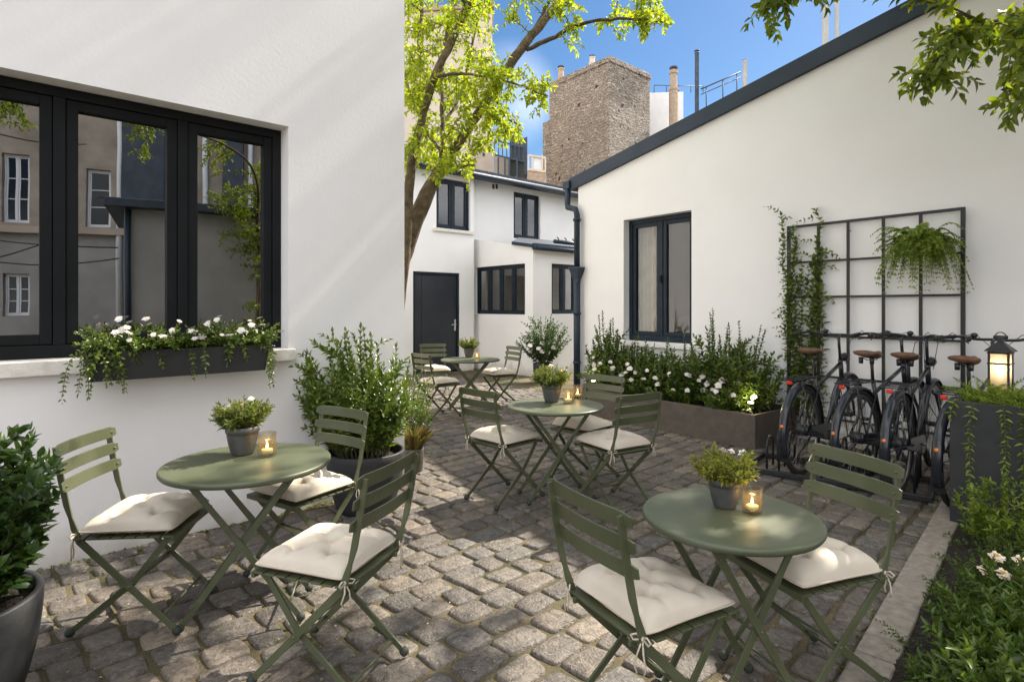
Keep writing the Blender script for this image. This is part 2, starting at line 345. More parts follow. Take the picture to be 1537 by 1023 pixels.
def leafy_shoot(rng, lv, pts, ll, sp, t0=.15, spread=.9, up=.35, shrink=.45, pairs=True):
    """leaves in opposite pairs along a stem"""
    seg = np.diff(pts, axis=0); ln = np.linalg.norm(seg, axis=1); cum = np.concatenate([[0], np.cumsum(ln)]); T = cum[-1]; s_ = T*t0; k = 0
    ph = rng.uniform(0, 2*PI)
    while s_ <= T:
        i = min(np.searchsorted(cum, s_, side='right')-1, len(seg)-1); fr = (s_-cum[i])/max(ln[i], 1e-6); p = pts[i]+seg[i]*fr; t = unit(seg[i])
        ref = V(0, 0, 1) if abs(t[2]) < .85 else V(1, 0, 0)
        u = unit(np.cross(t, ref)); w = np.cross(t, u); f = s_/T
        for q in ((0, PI) if pairs else (0,)):
            a = ph+q+rng.normal(0, .25); out = math.cos(a)*u+math.sin(a)*w
            d = unit(out*spread+t*(.45+.8*f*f)+Z*up*rng.uniform(.2, 1))
            nrm = unit(Z*.9+t*.6-out*.2+rng.normal(0, .22, 3)); lv.add(p, d, nrm, ll*(1-shrink*f**2)*rng.uniform(.75, 1.15))
        ph += PI/2 if pairs else 2.4
        s_ += sp*rng.uniform(.8, 1.2); k += 1
    lv.add(pts[-1], unit(seg[-1]+rng.normal(0, .2, 3)*ln[-1]), unit(Z*.3+rng.normal(0, .5, 3)), ll*.55)
def shrub_data(seed, H, R, n, ll, sp, base_r=.05, side=2, lean=(0, 0), hmin=.45, z0=0, squash=(1, 1)):
    rng = np.random.default_rng(seed); lv = Leaves(); stems = MB()
    for i in range(n):
        az = rng.uniform(0, 2*PI); rr = math.sqrt(rng.uniform(0.02, 1)); h = H*rng.uniform(hmin, 1)*(1-.38*rr*rr)
        b = V(math.cos(az)*base_r*rr, math.sin(az)*base_r*rr, z0)
        tip = V(math.cos(az)*R*rr*squash[0]+lean[0]*h, math.sin(az)*R*rr*squash[1]+lean[1]*h, z0+h)
        mid = (b+tip)/2+V(math.cos(az)*R*.12*rr, math.sin(az)*R*.12*rr, h*.12)+rng.normal(0, .03*H, 3)
        pts = bez(b, mid, tip, 9); stems.tube(pts[::2], list(np.linspace(.0045, .0018, 5)*max(.7, H)), 4, cap=False)
        leafy_shoot(rng, lv, pts, ll, sp, t0=.18)
        for k in range(side):
            j = rng.integers(2, 7); q = pts[j]; a2 = az+rng.normal(0, 1.0); l2 = h*rng.uniform(.18, .38)
            tip2 = q+V(math.cos(a2)*l2*.75*squash[0], math.sin(a2)*l2*.75*squash[1], l2*rng.uniform(.25, .9)); p2 = bez(q, (q+tip2)/2+Z*l2*.05, tip2, 5)
            stems.tube(p2[::2], [.0022*max(.7, H), .0018*max(.7, H), .001], 3, cap=False)
            leafy_shoot(rng, lv, p2, ll*.9, sp*.95, t0=.2)
    return lv, stems
def flower_mesh(name, material, n=26, r=.03, seed=0, petal=.011):
    rng = np.random.default_rng(seed); P = []; D = []; N = []; Ls = []
    for i in range(n):
        rr = r*math.sqrt((i+.5)/n); a = 2.4*i; c = V(rr*math.cos(a), rr*math.sin(a), .35*r*(1-(rr/r)**2)+rng.normal(0, .002))
        for k in range(4):
            b = rng.uniform(0, 1)+k*PI/2; P.append(c); D.append(V(math.cos(b), math.sin(b), .25)); N.append(V(-math.cos(b)*.2, -math.sin(b)*.2, 1)); Ls.append(petal*rng.uniform(.8, 1.2))
    o = leaf_obj(name, P, D, N, Ls, .8, material, fold=.08, detail=False); me = o.data; bpy.data.objects.remove(o); return me
FL_WHITE = flower_mesh('flower_head', M['white_petal'])
FL_SMALL = flower_mesh('flower_head', M['white_petal'], 10, .014, 3, .009)
FL_YELLOW = flower_mesh('flower_head', M['pollen'], 8, .010, 4, .007)
def put_flower(me, parent, loc, sc=1.0, tilt=(0, 0)):
    o = bpy.data.objects.new('flower_head', me); COL.objects.link(o); o.parent = parent; o.location = tuple(map(float, loc)); o.scale = (sc,)*3; o.rotation_euler = (tilt[0], tilt[1], 0); return o
def pot_profile(rb, rt, h, wall=.02, band=0.0, lip=.0):
    p = [(rb*.92, 0), (rb, .008)]
    for i in range(1, 9):
        t = i/9; p.append((rb+(rt-rb)*math.sin(t*PI/2)**.9, .008+(h-.008)*t))
    if band: p[-1] = (p[-1][0], h-band); p += [(rt+lip, h-band+.002), (rt+lip, h)]
    else: p.append((rt, h-.006))
    p += [(rt-.004, h), (rt-wall+.003, h), (rt-wall, h-.006), (rt-wall*1.1, h*.72), (rt-wall*1.1, h*.72-.002)]
    return p
def disc(r, z, n=24, seed=0, bump=.012):
    rng = np.random.default_rng(seed); mb = MB(); vs = [V(0, 0, z)]; fs = []
    R = [r*.35, r*.7, r]
    for q in R:
        for k in range(n): a = 2*PI*k/n; vs.append(V(q*math.cos(a), q*math.sin(a), z+rng.uniform(-bump, bump)))
    for k in range(n): fs.append((0, 1+k, 1+(k+1) % n))
    for j in range(2):
        for k in range(n): fs.append((1+j*n+k, 1+(j+1)*n+k, 1+(j+1)*n+(k+1) % n, 1+j*n+(k+1) % n))
    return mb.add(vs, fs, True)
def potted(name, label, cat, loc, rb, rt, h, potmat, seed, H, R, n, ll, sp, leafm, side=2, base_r=.08, group=None, Wr=.45, hmin=.45, squash=(1, 1), lean=(0, 0), wall=.02, rz=0, band=0, lip=0):
    t = thing(name, label, cat, loc, rz, group)
    MB().lathe(pot_profile(rb, rt, h, wall, band, lip), 48).build('pot', potmat, t, fix=True)
    disc(rt-wall*1.05, h*.9, seed=seed).build('soil', M['soil'], t)
    lv, st = shrub_data(seed, H, R, n, ll, sp, base_r, side, lean, hmin, h*.88, squash)
    lv.build('foliage', leafm, t, Wr=Wr); st.build('stems', M['stem'], t, fix=False)
    return t
def vine(rng, lv, mb, p0, length, ll, sp, sway=.02, drift=(0, 0, 0), r=.0016):
    pts = [np.asarray(p0, float)]; v = V(rng.normal(0, .3), rng.normal(0, .3), .25); n = max(4, int(length/.03))
    for i in range(n):
        v = v*.72+V(0, 0, -.36)+rng.normal(0, sway*8, 3)*.12+np.asarray(drift)*.1; pts.append(pts[-1]+unit(v)*length/n)
    pts = np.array(pts); mb.tube(pts[::2], r, 4, cap=False); leafy_shoot(rng, lv, pts, ll, sp, t0=.05, spread=1.2, up=.1, shrink=.3)

# ------------------------------------------------------------------ walls with openings
def wall_with_openings(mb, w, a0, a1, z0, ztop, ops, depth):
    """front face of a wall with holes and reveals; ztop is a number or a function of a"""
    zf = ztop if callable(ztop) else (lambda a: ztop)
    As = sorted(set([a0, a1]+[q for o in ops for q in o[:2]])); Zs = sorted(set([z0]+[q for o in ops for q in o[2:4]]))
    for i in range(len(As)-1):
        x0, x1 = As[i], As[i+1]; xm = (x0+x1)/2
        for j in range(len(Zs)):
            y0 = Zs[j]
            if j+1 < len(Zs):
                y1 = Zs[j+1]
                if any(o[0]-1e-6 <= xm <= o[1]+1e-6 and o[2]-1e-6 <= (y0+y1)/2 <= o[3]+1e-6 for o in ops): continue
                mb.quad(w.p(x0, y0), w.p(x1, y0), w.p(x1, y1), w.p(x0, y1))
            else: mb.quad(w.p(x0, y0), w.p(x1, y0), w.p(x1, zf(x1)), w.p(x0, zf(x0)))
def reveals(mb, w, o, depth, bottom=True):
    a0, a1, z0, z1 = o
    mb.quad(w.p(a0, z0), w.p(a0, z1), w.p(a0, z1, -depth), w.p(a0, z0, -depth)); mb.quad(w.p(a1, z0), w.p(a1, z1), w.p(a1, z1, -depth), w.p(a1, z0, -depth))
    mb.quad(w.p(a0, z1), w.p(a1, z1), w.p(a1, z1, -depth), w.p(a0, z1, -depth))
    if bottom: mb.quad(w.p(a0, z0), w.p(a1, z0), w.p(a1, z0, -depth), w.p(a0, z0, -depth))
def window(parent, off, w, o, depth, cols, fm, gm, edges=None, outer=.06, mull=.07, sash=.055, thick=.07, gap=.004, bar_rows=0, bot=None, handle=False):
    """casement window standing 'depth' behind wall plane w in opening o; cols = relative widths of its panes"""
    a0, a1, z0, z1 = o; a0 += gap; a1 -= gap; z1 -= gap; z0 += gap; d = -depth; bot = bot or outer
    fr = MB(); inner0, inner1 = a0+outer, a1-outer; tot = sum(cols); wid = inner1-inner0-mull*(len(cols)-1)
    fr.wbox(w, a0, inner0, z0, z1, d-thick, d); fr.wbox(w, inner1, a1, z0, z1, d-thick, d)
    fr.wbox(w, inner0, inner1, z1-outer, z1, d-thick, d-.001); fr.wbox(w, inner0, inner1, z0, z0+bot, d-thick, d-.001)
    x = inner0; cells = []
    for i, c in enumerate(cols):
        x1 = x+wid*c/tot if edges is None else (edges[i]-mull/2 if i < len(edges) else inner1); cells.append((x, x1))
        if i < len(cols)-1: fr.wbox(w, x1, x1+mull, z0+bot, z1-outer, d-thick, d-.002)
        x = x1+mull
    f = fr.build('window', fm, parent, off, bevel=.004)
    for (x0, x1) in cells:
        y0, y1 = z0+bot, z1-outer; s = MB(); e = .003
        s.wbox(w, x0+e, x0+sash, y0+e, y1-e, d-thick+.01, d-.014); s.wbox(w, x1-sash, x1-e, y0+e, y1-e, d-thick+.01, d-.014)
        s.wbox(w, x0+sash, x1-sash, y0+e, y0+sash, d-thick+.01, d-.015); s.wbox(w, x0+sash, x1-sash, y1-sash, y1-e, d-thick+.01, d-.015)
        for r in range(bar_rows):
            zz = y0+sash+(y1-y0-2*sash)*(r+1)/(bar_rows+1); s.wbox(w, x0+sash, x1-sash, zz-.012, zz+.012, d-thick+.02, d-.018)
        s.build('sash', fm, f, None if off is None else off, bevel=.003)
        g = MB(); q = d-thick*.55; g.quad(w.p(x0+sash-.004, y0+sash-.004, q), w.p(x1-sash+.004, y0+sash-.004, q), w.p(x1-sash+.004, y1-sash+.004, q), w.p(x0+sash-.004, y1-sash+.004, q))
        g.build('pane', gm, f, off)
    if handle:
        h = MB(); x = cells[0][1]+mull*.5; zc = (z0+z1)/2; h.wbox(w, x-.012, x+.012, zc-.05, zc+.05, d-.002, d+.02); h.build('handle', M['black_frame'], f, off)
    return f
# ================================================================== BUILDINGS
LW = Wall((-2.629, 3.346), D1, N1)
a_cor = LW.ax(607)
def base_thing(name, label, cat, loc): t = thing(name, label, cat, loc); return t, V(*loc)
# ---- white building on the left with the wide black window
HL = 5.7
lb, lo = base_thing('white_building', 'white rendered building at the left with one wide black-framed window and a stone sill', 'building', LW.p(a_cor, 0))
o_r, o_t = LW.px(433, 190); _, o_b = LW.px(433, 523)
o_l = LW.ax(-75)
OPL = (o_l, o_r, o_b, o_t)
mb = MB(); wall_with_openings(mb, LW, -7, a_cor, -.2, HL, [OPL], .15); reveals(mb, LW, OPL, .15)
back = -7.0
q = lambda a, z, d: LW.p(a, z, d)
mb.quad(q(a_cor, -.2, 0), q(a_cor, HL, 0), q(a_cor, HL, back), q(a_cor, -.2, back)); mb.quad(q(-7, -.2, 0), q(-7, HL, 0), q(-7, HL, back), q(-7, -.2, back)); mb.quad(q(-7, -.2, back), q(a_cor, -.2, back), q(a_cor, HL, back), q(-7, HL, back))
mb.build('wall', M['plaster'], lb, lo, fix=False)
mb = MB(); mb.wbox(LW, -7.06, a_cor+.06, HL, HL+.12, back-.06, .06); mb.build('roof', M['zinc'], lb, lo)
fw = window(lb, lo, LW, OPL, .14, (1.12, 1.0, 1.0), M['black_frame'], M['glass_big'], edges=[LW.ax(89, -.155), LW.ax(274, -.155)], outer=.058, mull=.06, sash=.062, thick=.09, bot=.075)
print('win', [LW.ax(x, -.155) for x in (-75, 63, 117, 250, 299, 397, 424)], OPL)
mb = MB(); mb.wbox(LW, o_l-.05, o_r+.035, o_b-.085, o_b+.001, -.14, .055); mb.build('sill', M['sill'], lb, lo, bevel=.006)
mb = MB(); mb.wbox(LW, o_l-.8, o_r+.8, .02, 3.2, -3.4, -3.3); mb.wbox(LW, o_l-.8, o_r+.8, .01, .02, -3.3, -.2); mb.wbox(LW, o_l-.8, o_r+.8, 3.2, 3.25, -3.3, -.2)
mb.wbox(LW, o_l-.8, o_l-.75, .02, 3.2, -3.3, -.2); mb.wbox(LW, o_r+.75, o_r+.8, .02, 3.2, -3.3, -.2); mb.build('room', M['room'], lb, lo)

# ---- gabled building on the right
RW = Wall((3.27, 6.66), D2, N2)
a_far = RW.ax(868); RIDGE_A = -1.75
zf_lo = RW.px(868, 273)[1]; zf_hi = RW.px(1370, 16)[1]; a_hi = RW.ax(1370)
slope = (zf_hi-zf_lo)/(a_far-a_hi)
zr = lambda a: zf_lo+(a_far-a)*slope if a >= RIDGE_A else zf_lo+(a_far-RIDGE_A)*slope-(RIDGE_A-a)*slope
rb, ro = base_thing('gabled_building', 'white rendered building at the right under a sloping dark roof edge', 'building', RW.p(a_far, 0))
wl, wt = RW.px(936, 330)[0], RW.px(936, 329)[1]; wr_, wb = RW.ax(1038), RW.px(990, 514)[1]
OPR = (wr_, wl, wb, RW.px(1038, 315)[1])
mb = MB(); wall_with_openings(mb, RW, -5.2, RIDGE_A, -.2, zr, [], .12); wall_with_openings(mb, RW, RIDGE_A, a_far, -.2, zr, [OPR], .12); reveals(mb, RW, OPR, .14)
bd = -6.0
for a in (a_far, -5.2): mb.quad(RW.p(a, -.2), RW.p(a, zr(a)), RW.p(a, zr(a), bd), RW.p(a, -.2, bd))
mb.quad(RW.p(a_far, -.2, bd), RW.p(-5.2, -.2, bd), RW.p(-5.2, zr(-5.2), bd), RW.p(a_far, zr(a_far), bd))
mb.build('wall', M['plaster'], rb, ro, fix=False)
mb = MB(); th = .07; ov = .06
def slab(aA, aB, lift, t, d0, d1): mb.prism([RW.p(aA, zr(aA)+lift, d1), RW.p(aB, zr(aB)+lift, d1), RW.p(aB, zr(aB)+lift+t, d1), RW.p(aA, zr(aA)+lift+t, d1)], RW.n*(d0-d1))
slab(RIDGE_A, a_far+.16, .01, th, bd-.1, ov-.006); slab(-5.3, RIDGE_A, .01, th, bd-.1, ov-.006); mb.build('roof', M['zinc'], rb, ro)
mb = MB(); slab(RIDGE_A, a_far+.17, -.10, .20, .004, ov); slab(-5.31, RIDGE_A, -.10, .20, .004, ov); mb.build('fascia', M['fascia'], rb, ro, bevel=.004)
mb = MB(); zg = zr(a_far)-.07; mb.wbox(RW, a_far+.12, a_far+.27, zg-.03, zg+.10, -5.9, .10); mb.build('gutter', M['fascia'], rb, ro, bevel=.01)
rwin = window(rb, ro, RW, OPR, .12, (1, 1), M['blue_frame'], M['glass'], outer=.06, mull=.05, sash=.06, thick=.08, bot=.08, handle=True)
mb = MB(); mb.wbox(RW, OPR[0]-.06, OPR[1]+.06, OPR[2]-.07, OPR[2]+.001, -.12, .045); mb.build('sill', M['plaster'], rb, ro, bevel=.005)
mb = MB(); c0, c1 = OPR[0]-1.2, OPR[1]+1.0
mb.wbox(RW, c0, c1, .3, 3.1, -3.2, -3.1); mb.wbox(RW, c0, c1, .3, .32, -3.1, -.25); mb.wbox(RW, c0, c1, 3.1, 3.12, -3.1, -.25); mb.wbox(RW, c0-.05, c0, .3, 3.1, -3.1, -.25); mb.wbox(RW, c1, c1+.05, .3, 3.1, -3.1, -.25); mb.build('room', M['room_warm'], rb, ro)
mb = MB(); pts = []
for i in range(26):
    a = OPR[1]-.02-i*.0125; pts.append((a, -.36+.03*math.sin(i*1.3)))
for i in range(25):
    (aA, dA), (aB, dB) = pts[i], pts[i+1]; mb.add([RW.p(aA, .5, dA), RW.p(aB, .5, dB), RW.p(aB, 3.05, dB), RW.p(aA, 3.05, dA)], [(0, 1, 2, 3)], True)
mb.build('curtain', M['curtain'], rb, ro, fix=False)
# downpipe at the corner
pz = lambda py, px=866: RW.px(px, py, .09)[1]
pa = RW.ax(866, .09)
mb = MB(); top = zg-.03
mb.tube([RW.p(a_far+.19, top+.02, .05), RW.p(a_far+.19, top-.22, .06), RW.p(a_far+.17, top-.30, .075), RW.p(pa+.03, top-.36, .09), RW.p(pa, top-.45, .09), RW.p(pa, pz(402), .09)], .048, 14)
mb.tube([RW.p(pa, pz(425), .09), RW.p(pa, .02, .09)], .055, 14)
for zz in (pz(330), pz(470), .6): mb.lathe([(.05, -.02), (.066, -.018), (.066, .018), (.05, .02)], 14, RW.p(pa, zz, .09))
dp = mb.build('downpipe', M['fascia'], rb, ro)
mb = MB(); hz = pz(404); c = RW.p(pa, hz, .09)
mb.lathe([(.055, -.25), (.062, -.16), (.13, .0), (.14, .005), (.14, .035), (.12, .035), (.10, -.01), (.048, -.02)], 4, c, smooth=False); mb.build('hopper', M['fascia'], dp, ro)

# ---- two storey white house across the courtyard's far end
BW = Wall((-1.69, 13.05), D1, N1)
BR = Wall(BW.p(0, 0, -.22), D1, N1)
bb, bo = base_thing('courtyard_house', 'two storey white house at the far end with a dark door and zinc roof', 'house', BW.p(0, 0))
EAVE = 4.62; a_st = BW.ax(711); aL, aR = -5.5, 6.2
def op_px(w, x0, x1, yt, yb, xt=None): # opening from pixels; heights read at the left edge
    xt = xt or x0; return (w.ax(x0), w.ax(x1), w.px(xt, yb)[1], w.px(xt, yt)[1])
OW1 = op_px(BW, 655, 706, 265, 342); OW2 = op_px(BR, 771, 811, 287, 357)
OD = (BW.ax(620), BW.ax(690), -.02, BW.px(690, 410)[1])
mb = MB(); wall_with_openings(mb, BW, aL, a_st, -.2, EAVE, [OW1, OD], .1); reveals(mb, BW, OW1, .1); reveals(mb, BW, OD, .12, False)
mb.quad(BW.p(a_st, -.2), BW.p(a_st, EAVE), BW.p(a_st, EAVE, -.25), BW.p(a_st, -.2, -.25))
wall_with_openings(mb, BR, BR.ax(708), aR, -.2, EAVE, [OW2], .1); reveals(mb, BR, OW2, .1)
for a in (aL, aR): mb.quad(BW.p(a, -.2), BW.p(a, EAVE), BW.p(a, EAVE, -6), BW.p(a, -.2, -6))
mb.quad(BW.p(aL, -.2, -6), BW.p(aR, -.2, -6), BW.p(aR, EAVE, -6), BW.p(aL, EAVE, -6)); mb.build('wall', M['plaster_cool'], bb, bo, fix=False)
w1 = window(bb, bo, BW, OW1, .06, (1, 1), M['blue_frame'], M['glass'], outer=.05, mull=.05, sash=.06)
mb = MB(); mb.wbox(BW, OW1[0]-.09, OW1[1]+.09, OW1[2]-.07, OW1[2]+.001, -.06, .06); mb.build('sill', M['sill'], bb, bo, bevel=.005)
w2 = window(bb, bo, BR, OW2, .06, (1, 1), M['blue_frame'], M['glass'], outer=.05, mull=.05, sash=.06)
for (w, o) in ((BW, OW1), (BR, OW2)):
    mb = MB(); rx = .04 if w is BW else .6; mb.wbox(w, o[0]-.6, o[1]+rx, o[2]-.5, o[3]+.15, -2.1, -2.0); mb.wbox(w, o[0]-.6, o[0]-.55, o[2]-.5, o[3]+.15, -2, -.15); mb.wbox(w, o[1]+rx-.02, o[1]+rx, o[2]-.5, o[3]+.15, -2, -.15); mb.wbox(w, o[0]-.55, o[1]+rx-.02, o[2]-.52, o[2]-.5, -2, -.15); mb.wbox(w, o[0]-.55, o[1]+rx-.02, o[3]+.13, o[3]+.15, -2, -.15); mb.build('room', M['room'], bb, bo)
# door
mb = MB(); e = .004; mb.wbox(BW, OD[0]+e, OD[0]+.06, 0, OD[3]-e, -.12, -.02); mb.wbox(BW, OD[1]-.06, OD[1]-e, 0, OD[3]-e, -.12, -.02); mb.wbox(BW, OD[0]+.06, OD[1]-.06, OD[3]-.06, OD[3]-e, -.12, -.022); df = mb.build('door_frame', M['blue_frame'], bb, bo, bevel=.003)
dl = OD[0]+.066; ds = BW.ax(632, -.06)
mb = MB(); mb.wbox(BW, dl, ds-.004, .02, OD[3]-.066, -.1, -.05); mb.wbox(BW, ds+.004, OD[1]-.066, .02, OD[3]-.066, -.1, -.05); dr = mb.build('door', M['door'], bb, bo, bevel=.003)
mb = MB(); ha, hz = BW.px(683, 487, -.04)
mb.wbox(BW, ha-.022, ha+.022, hz-.14, hz+.12, -.05, -.035); mb.tube([BW.p(ha, hz+.0, -.03), BW.p(ha, hz, .015), BW.p(ha-.14, hz, .018)], .011, 8); mb.build('handle', M['steel'], dr, bo)
# vents
mb = MB()
for px_ in (740.5, 745.5): a, z = BR.px(px_, 280); mb.wbox(BR, a-.035, a+.035, z-.06, z+.06, -.01, .004)
mb.build('vent', M['cap'], bb, bo)
# roof, seams, gutter
mb = MB(); RZ = 1.0; ovh = .22
rp = lambda a, t, l=0: BW.p(a, EAVE-.04+RZ*t+l, ovh-3.2*t)
mb.prism([rp(aL-.1, 0), rp(aR+.1, 0), rp(aR+.1, 1), rp(aL-.1, 1)], Z*.06)
mb.prism([rp(aL-.1, 1), rp(aR+.1, 1), BW.p(aR+.1, EAVE, -6.2), BW.p(aL-.1, EAVE, -6.2)], Z*.06)
for i in range(26):
    a = aL+i*(aR-aL)/25; mb.bar(rp(a, .0, .075), rp(a, 1, .075), .02, .035, BW.u)
    a += .2; pp = rp(a, .16, .07); mb.lathe([(.02, 0), (.02, .05), (.0, .06)], 6, pp)
rf = mb.build('roof', M['zinc'], bb, bo)
mb = MB(); rr = [BW.p(a, EAVE-.06, ovh+.05) for a in np.linspace(aL-.1, aR+.1, 3)]; mb.tube(rr, .06, 12); mb.wbox(BW, aL-.1, aR+.1, EAVE-.09, EAVE-.045, -.02, ovh-.01); mb.build('gutter', M['fascia'], bb, bo)
# projecting bay with the corner windows
C = gnd(800, 565); QB = BR.p(BR.ax(712), 0); wdir = unit(C-QB); wlen = float(np.linalg.norm(C-QB)); wn = unit(np.cross(wdir, Z)); 
if np.dot(wn, -C) < 0: wn = -wn
SW = Wall(C, wdir*-1, wn); FW = Wall(C, D1, N1)
zc = EYE+(HY-371)/F*C[1]; rise = .17; zs = lambda a: zc+rise*a
OS = (SW.ax(788), min(SW.ax(712.5), wlen-.05), SW.px(788, 472)[1], SW.px(788, 395)[1])
OF = (FW.ax(828), FW.ax(828)+.85, FW.px(828, 471)[1], FW.px(828, 395)[1])
mb = MB(); wall_with_openings(mb, SW, 0, wlen, -.2, zs, [OS], .08); reveals(mb, SW, OS, .08); wall_with_openings(mb, FW, 0, 3.2, -.2, zc, [OF], .08); reveals(mb, FW, OF, .08)
mb.build('bay_wall', M['plaster_cool'], bb, bo, fix=False)
window(bb, bo, SW, OS, .05, (1, 1, 1, 1), M['blue_frame'], M['glass'], outer=.045, mull=.04, sash=.045)
window(bb, bo, FW, OF, .05, (1, 1), M['blue_frame'], M['glass'], outer=.045, mull=.05, sash=.05)
mb = MB(); g0 = FW.p(.15, .3, -1.5); mb.wbox(FW, .12, 3.1, .4, 2.6, -1.75, -1.7); mb.wbox(FW, .12, 3.1, .38, .4, -1.7, -.15); mb.build('room', M['room'], bb, bo)
mb = MB(); s771 = SW.ax(771)
top2 = SW.p(s771, zs(s771)+.012, .05); c_top = SW.p(-.0, zs(0)+.012, .05)+FW.n*.05
k2 = V(*BR.p(BR.ax(771)+.0, 0)); kz = zs(wlen)*1.0
mb.prism([c_top, FW.p(3.2, zc+.012, .1), FW.p(3.2, zc+.42, -1.75), FW.p(1.2, zc+.42, -1.75), top2], Z*.05); br = mb.build('bay_roof', M['zinc'], bb, bo)
mb = MB(); mb.wbox(FW, -.03, 3.15, zc-.05, zc+.085, .004, .075); mb.build('fascia', M['fascia'], bb, bo)
mb = MB(); mb.bar(SW.p(s771, zs(s771)+.03, .03), SW.p(-.02, zs(0)+.03, .03), .075, .06, Z); mb.build('flashing', M['fascia'], bb, bo)
mb = MB(); mb.tube([FW.p(.62, zc+.17, .04), FW.p(1.8, zc+.17, .04)], .045, 10)
for k in range(4): mb.tube([FW.p(.75+k*.25, zc+.16, .04), FW.p(.75+k*.25, zc+.24, .04), FW.p(.70+k*.25, zc+.27, .04)], .014, 6)
mb.tube([FW.p(.02, zc-.02, .14), FW.p(3.1, zc-.02, .14)], .05, 10); mb.build('gutter', M['fascia'], bb, bo)

# ---- distant roofs and towers
M['tower'] = None
def tower_mat():
    m, t, b = newmat('weathered_tower_masonry'); tcn = t.nodes.new('ShaderNodeTexCoord')
    br_ = t.nodes.new('ShaderNodeTexBrick'); br_.inputs['Scale'].default_value = 1.6; br_.inputs['Brick Width'].default_value = .55; br_.inputs['Row Height'].default_value = .2; br_.inputs['Mortar Size'].default_value = .02
    br_.inputs['Color1'].default_value = (.44, .375, .31, 1); br_.inputs['Color2'].default_value = (.60, .525, .445, 1); br_.inputs['Mortar'].default_value = (.30, .245, .20, 1)
    wz = t.nodes.new('ShaderNodeTexNoise'); wz.inputs['Scale'].default_value = 1.3; wz.inputs['Detail'].default_value = 4
    vm = t.nodes.new('ShaderNodeMixRGB'); vm.blend_type = 'LINEAR_LIGHT'; vm.inputs[0].default_value = .30
    # brick texture works in xy: use (x+y, z)
    sp = t.nodes.new('ShaderNodeSeparateXYZ'); cb = t.nodes.new('ShaderNodeCombineXYZ'); ad = t.nodes.new('ShaderNodeMath'); ad.operation = 'SUBTRACT'
    l = t.links.new; l(tcn.outputs['Object'], wz.inputs['Vector']); l(tcn.outputs['Object'], vm.inputs[1]); l(wz.outputs['Color'], vm.inputs[2]); l(vm.outputs[0], sp.inputs[0])
    l(sp.outputs['X'], ad.inputs[0]); l(sp.outputs['Y'], ad.inputs[1]); l(ad.outputs[0], cb.inputs['X']); l(sp.outputs['Z'], cb.inputs['Y']); l(cb.outputs[0], br_.inputs['Vector'])
    vo = t.nodes.new('ShaderNodeTexVoronoi'); vo.inputs['Scale'].default_value = 1.9; l(vm.outputs[0], vo.inputs['Vector'])
    rr = t.nodes.new('ShaderNodeValToRGB'); rr.color_ramp.elements[0].position = .10; rr.color_ramp.elements[1].position = .16; l(vo.outputs['Distance'], rr.inputs[0])
    mx = t.nodes.new('ShaderNodeMixRGB'); mx.inputs[1].default_value = (.06, .048, .038, 1); l(rr.outputs[0], mx.inputs[0]); l(br_.outputs['Color'], mx.inputs[2]); l(mx.outputs[0], b.inputs['Base Color'])
    nz = t.nodes.new('ShaderNodeTexNoise'); nz.inputs['Scale'].default_value = 2.6; nz.inputs['Detail'].default_value = 7; nz.inputs['Distortion'].default_value = 3.2; l(tcn.outputs['Object'], nz.inputs['Vector'])
    ma = t.nodes.new('ShaderNodeMath'); ma.operation = 'MULTIPLY_ADD'; ma.inputs[1].default_value = .6; l(br_.outputs['Fac'], ma.inputs[0]); l(nz.outputs['Fac'], ma.inputs[2]); ma.inputs[1].default_value = -.5
    bp = t.nodes.new('ShaderNodeBump'); bp.inputs['Strength'].default_value = 1.0; bp.inputs['Distance'].default_value = .7; l(ma.outputs[0], bp.inputs['Height']); l(bp.outputs[0], b.inputs['Normal']); b.inputs['Roughness'].default_value = .95
    return m
M['tower'] = tower_mat()
M['beige'] = mat('old_beige_render', (.60, .50, .40), (.68, .585, .475), .9, 1.2, .3, 12)
M['beige_dim'] = mat('old_brown_render', (.40, .325, .25), (.50, .415, .33), .9, 1.5, .4, 12)
M['terracotta'] = mat('chimney_clay', (.36, .26, .18), (.46, .36, .27), .85, 6, .3, 30)
M['white_paint'] = mat('white_metal_paint', (.72, .74, .76), (.8, .8, .8), .5, 3)
K = at(915, 84, 25); tz = K[2]; K[2] = 0
tt, to = base_thing('masonry_tower', 'tall weathered masonry tower standing behind the sloping roof', 'tower', K)
mb = MB(); A_, B_ = D2*3.9, D1*2.95
mb.prism([K+Z*3, K+A_+Z*3, K+A_+B_+Z*3, K+B_+Z*3], Z*(tz-3-.25)); mb.build('shaft', M['tower'], tt, to)
mb = MB(); o_ = .06; g = lambda s, t_: K+A_*s+B_*t_
mb.prism([K-D2*o_-D1*o_+Z*(tz-.25), K+A_+D2*o_-D1*o_+Z*(tz-.25), K+A_+D2*o_+B_+D1*o_+Z*(tz-.25), K+B_+D1*o_-D2*o_+Z*(tz-.25)], Z*.25); mb.build('coping', M['tower'], tt, to, bevel=.03)
mb = MB(); mb.prism([K+A_+Z*3, K+A_+D2*.5+Z*3, K+A_+D2*.5+B_+Z*3, K+A_+B_+Z*3], Z*(at(825, 180, 28)[2]-3)); mb.build('buttress', M['tower'], tt, to, bevel=.02)
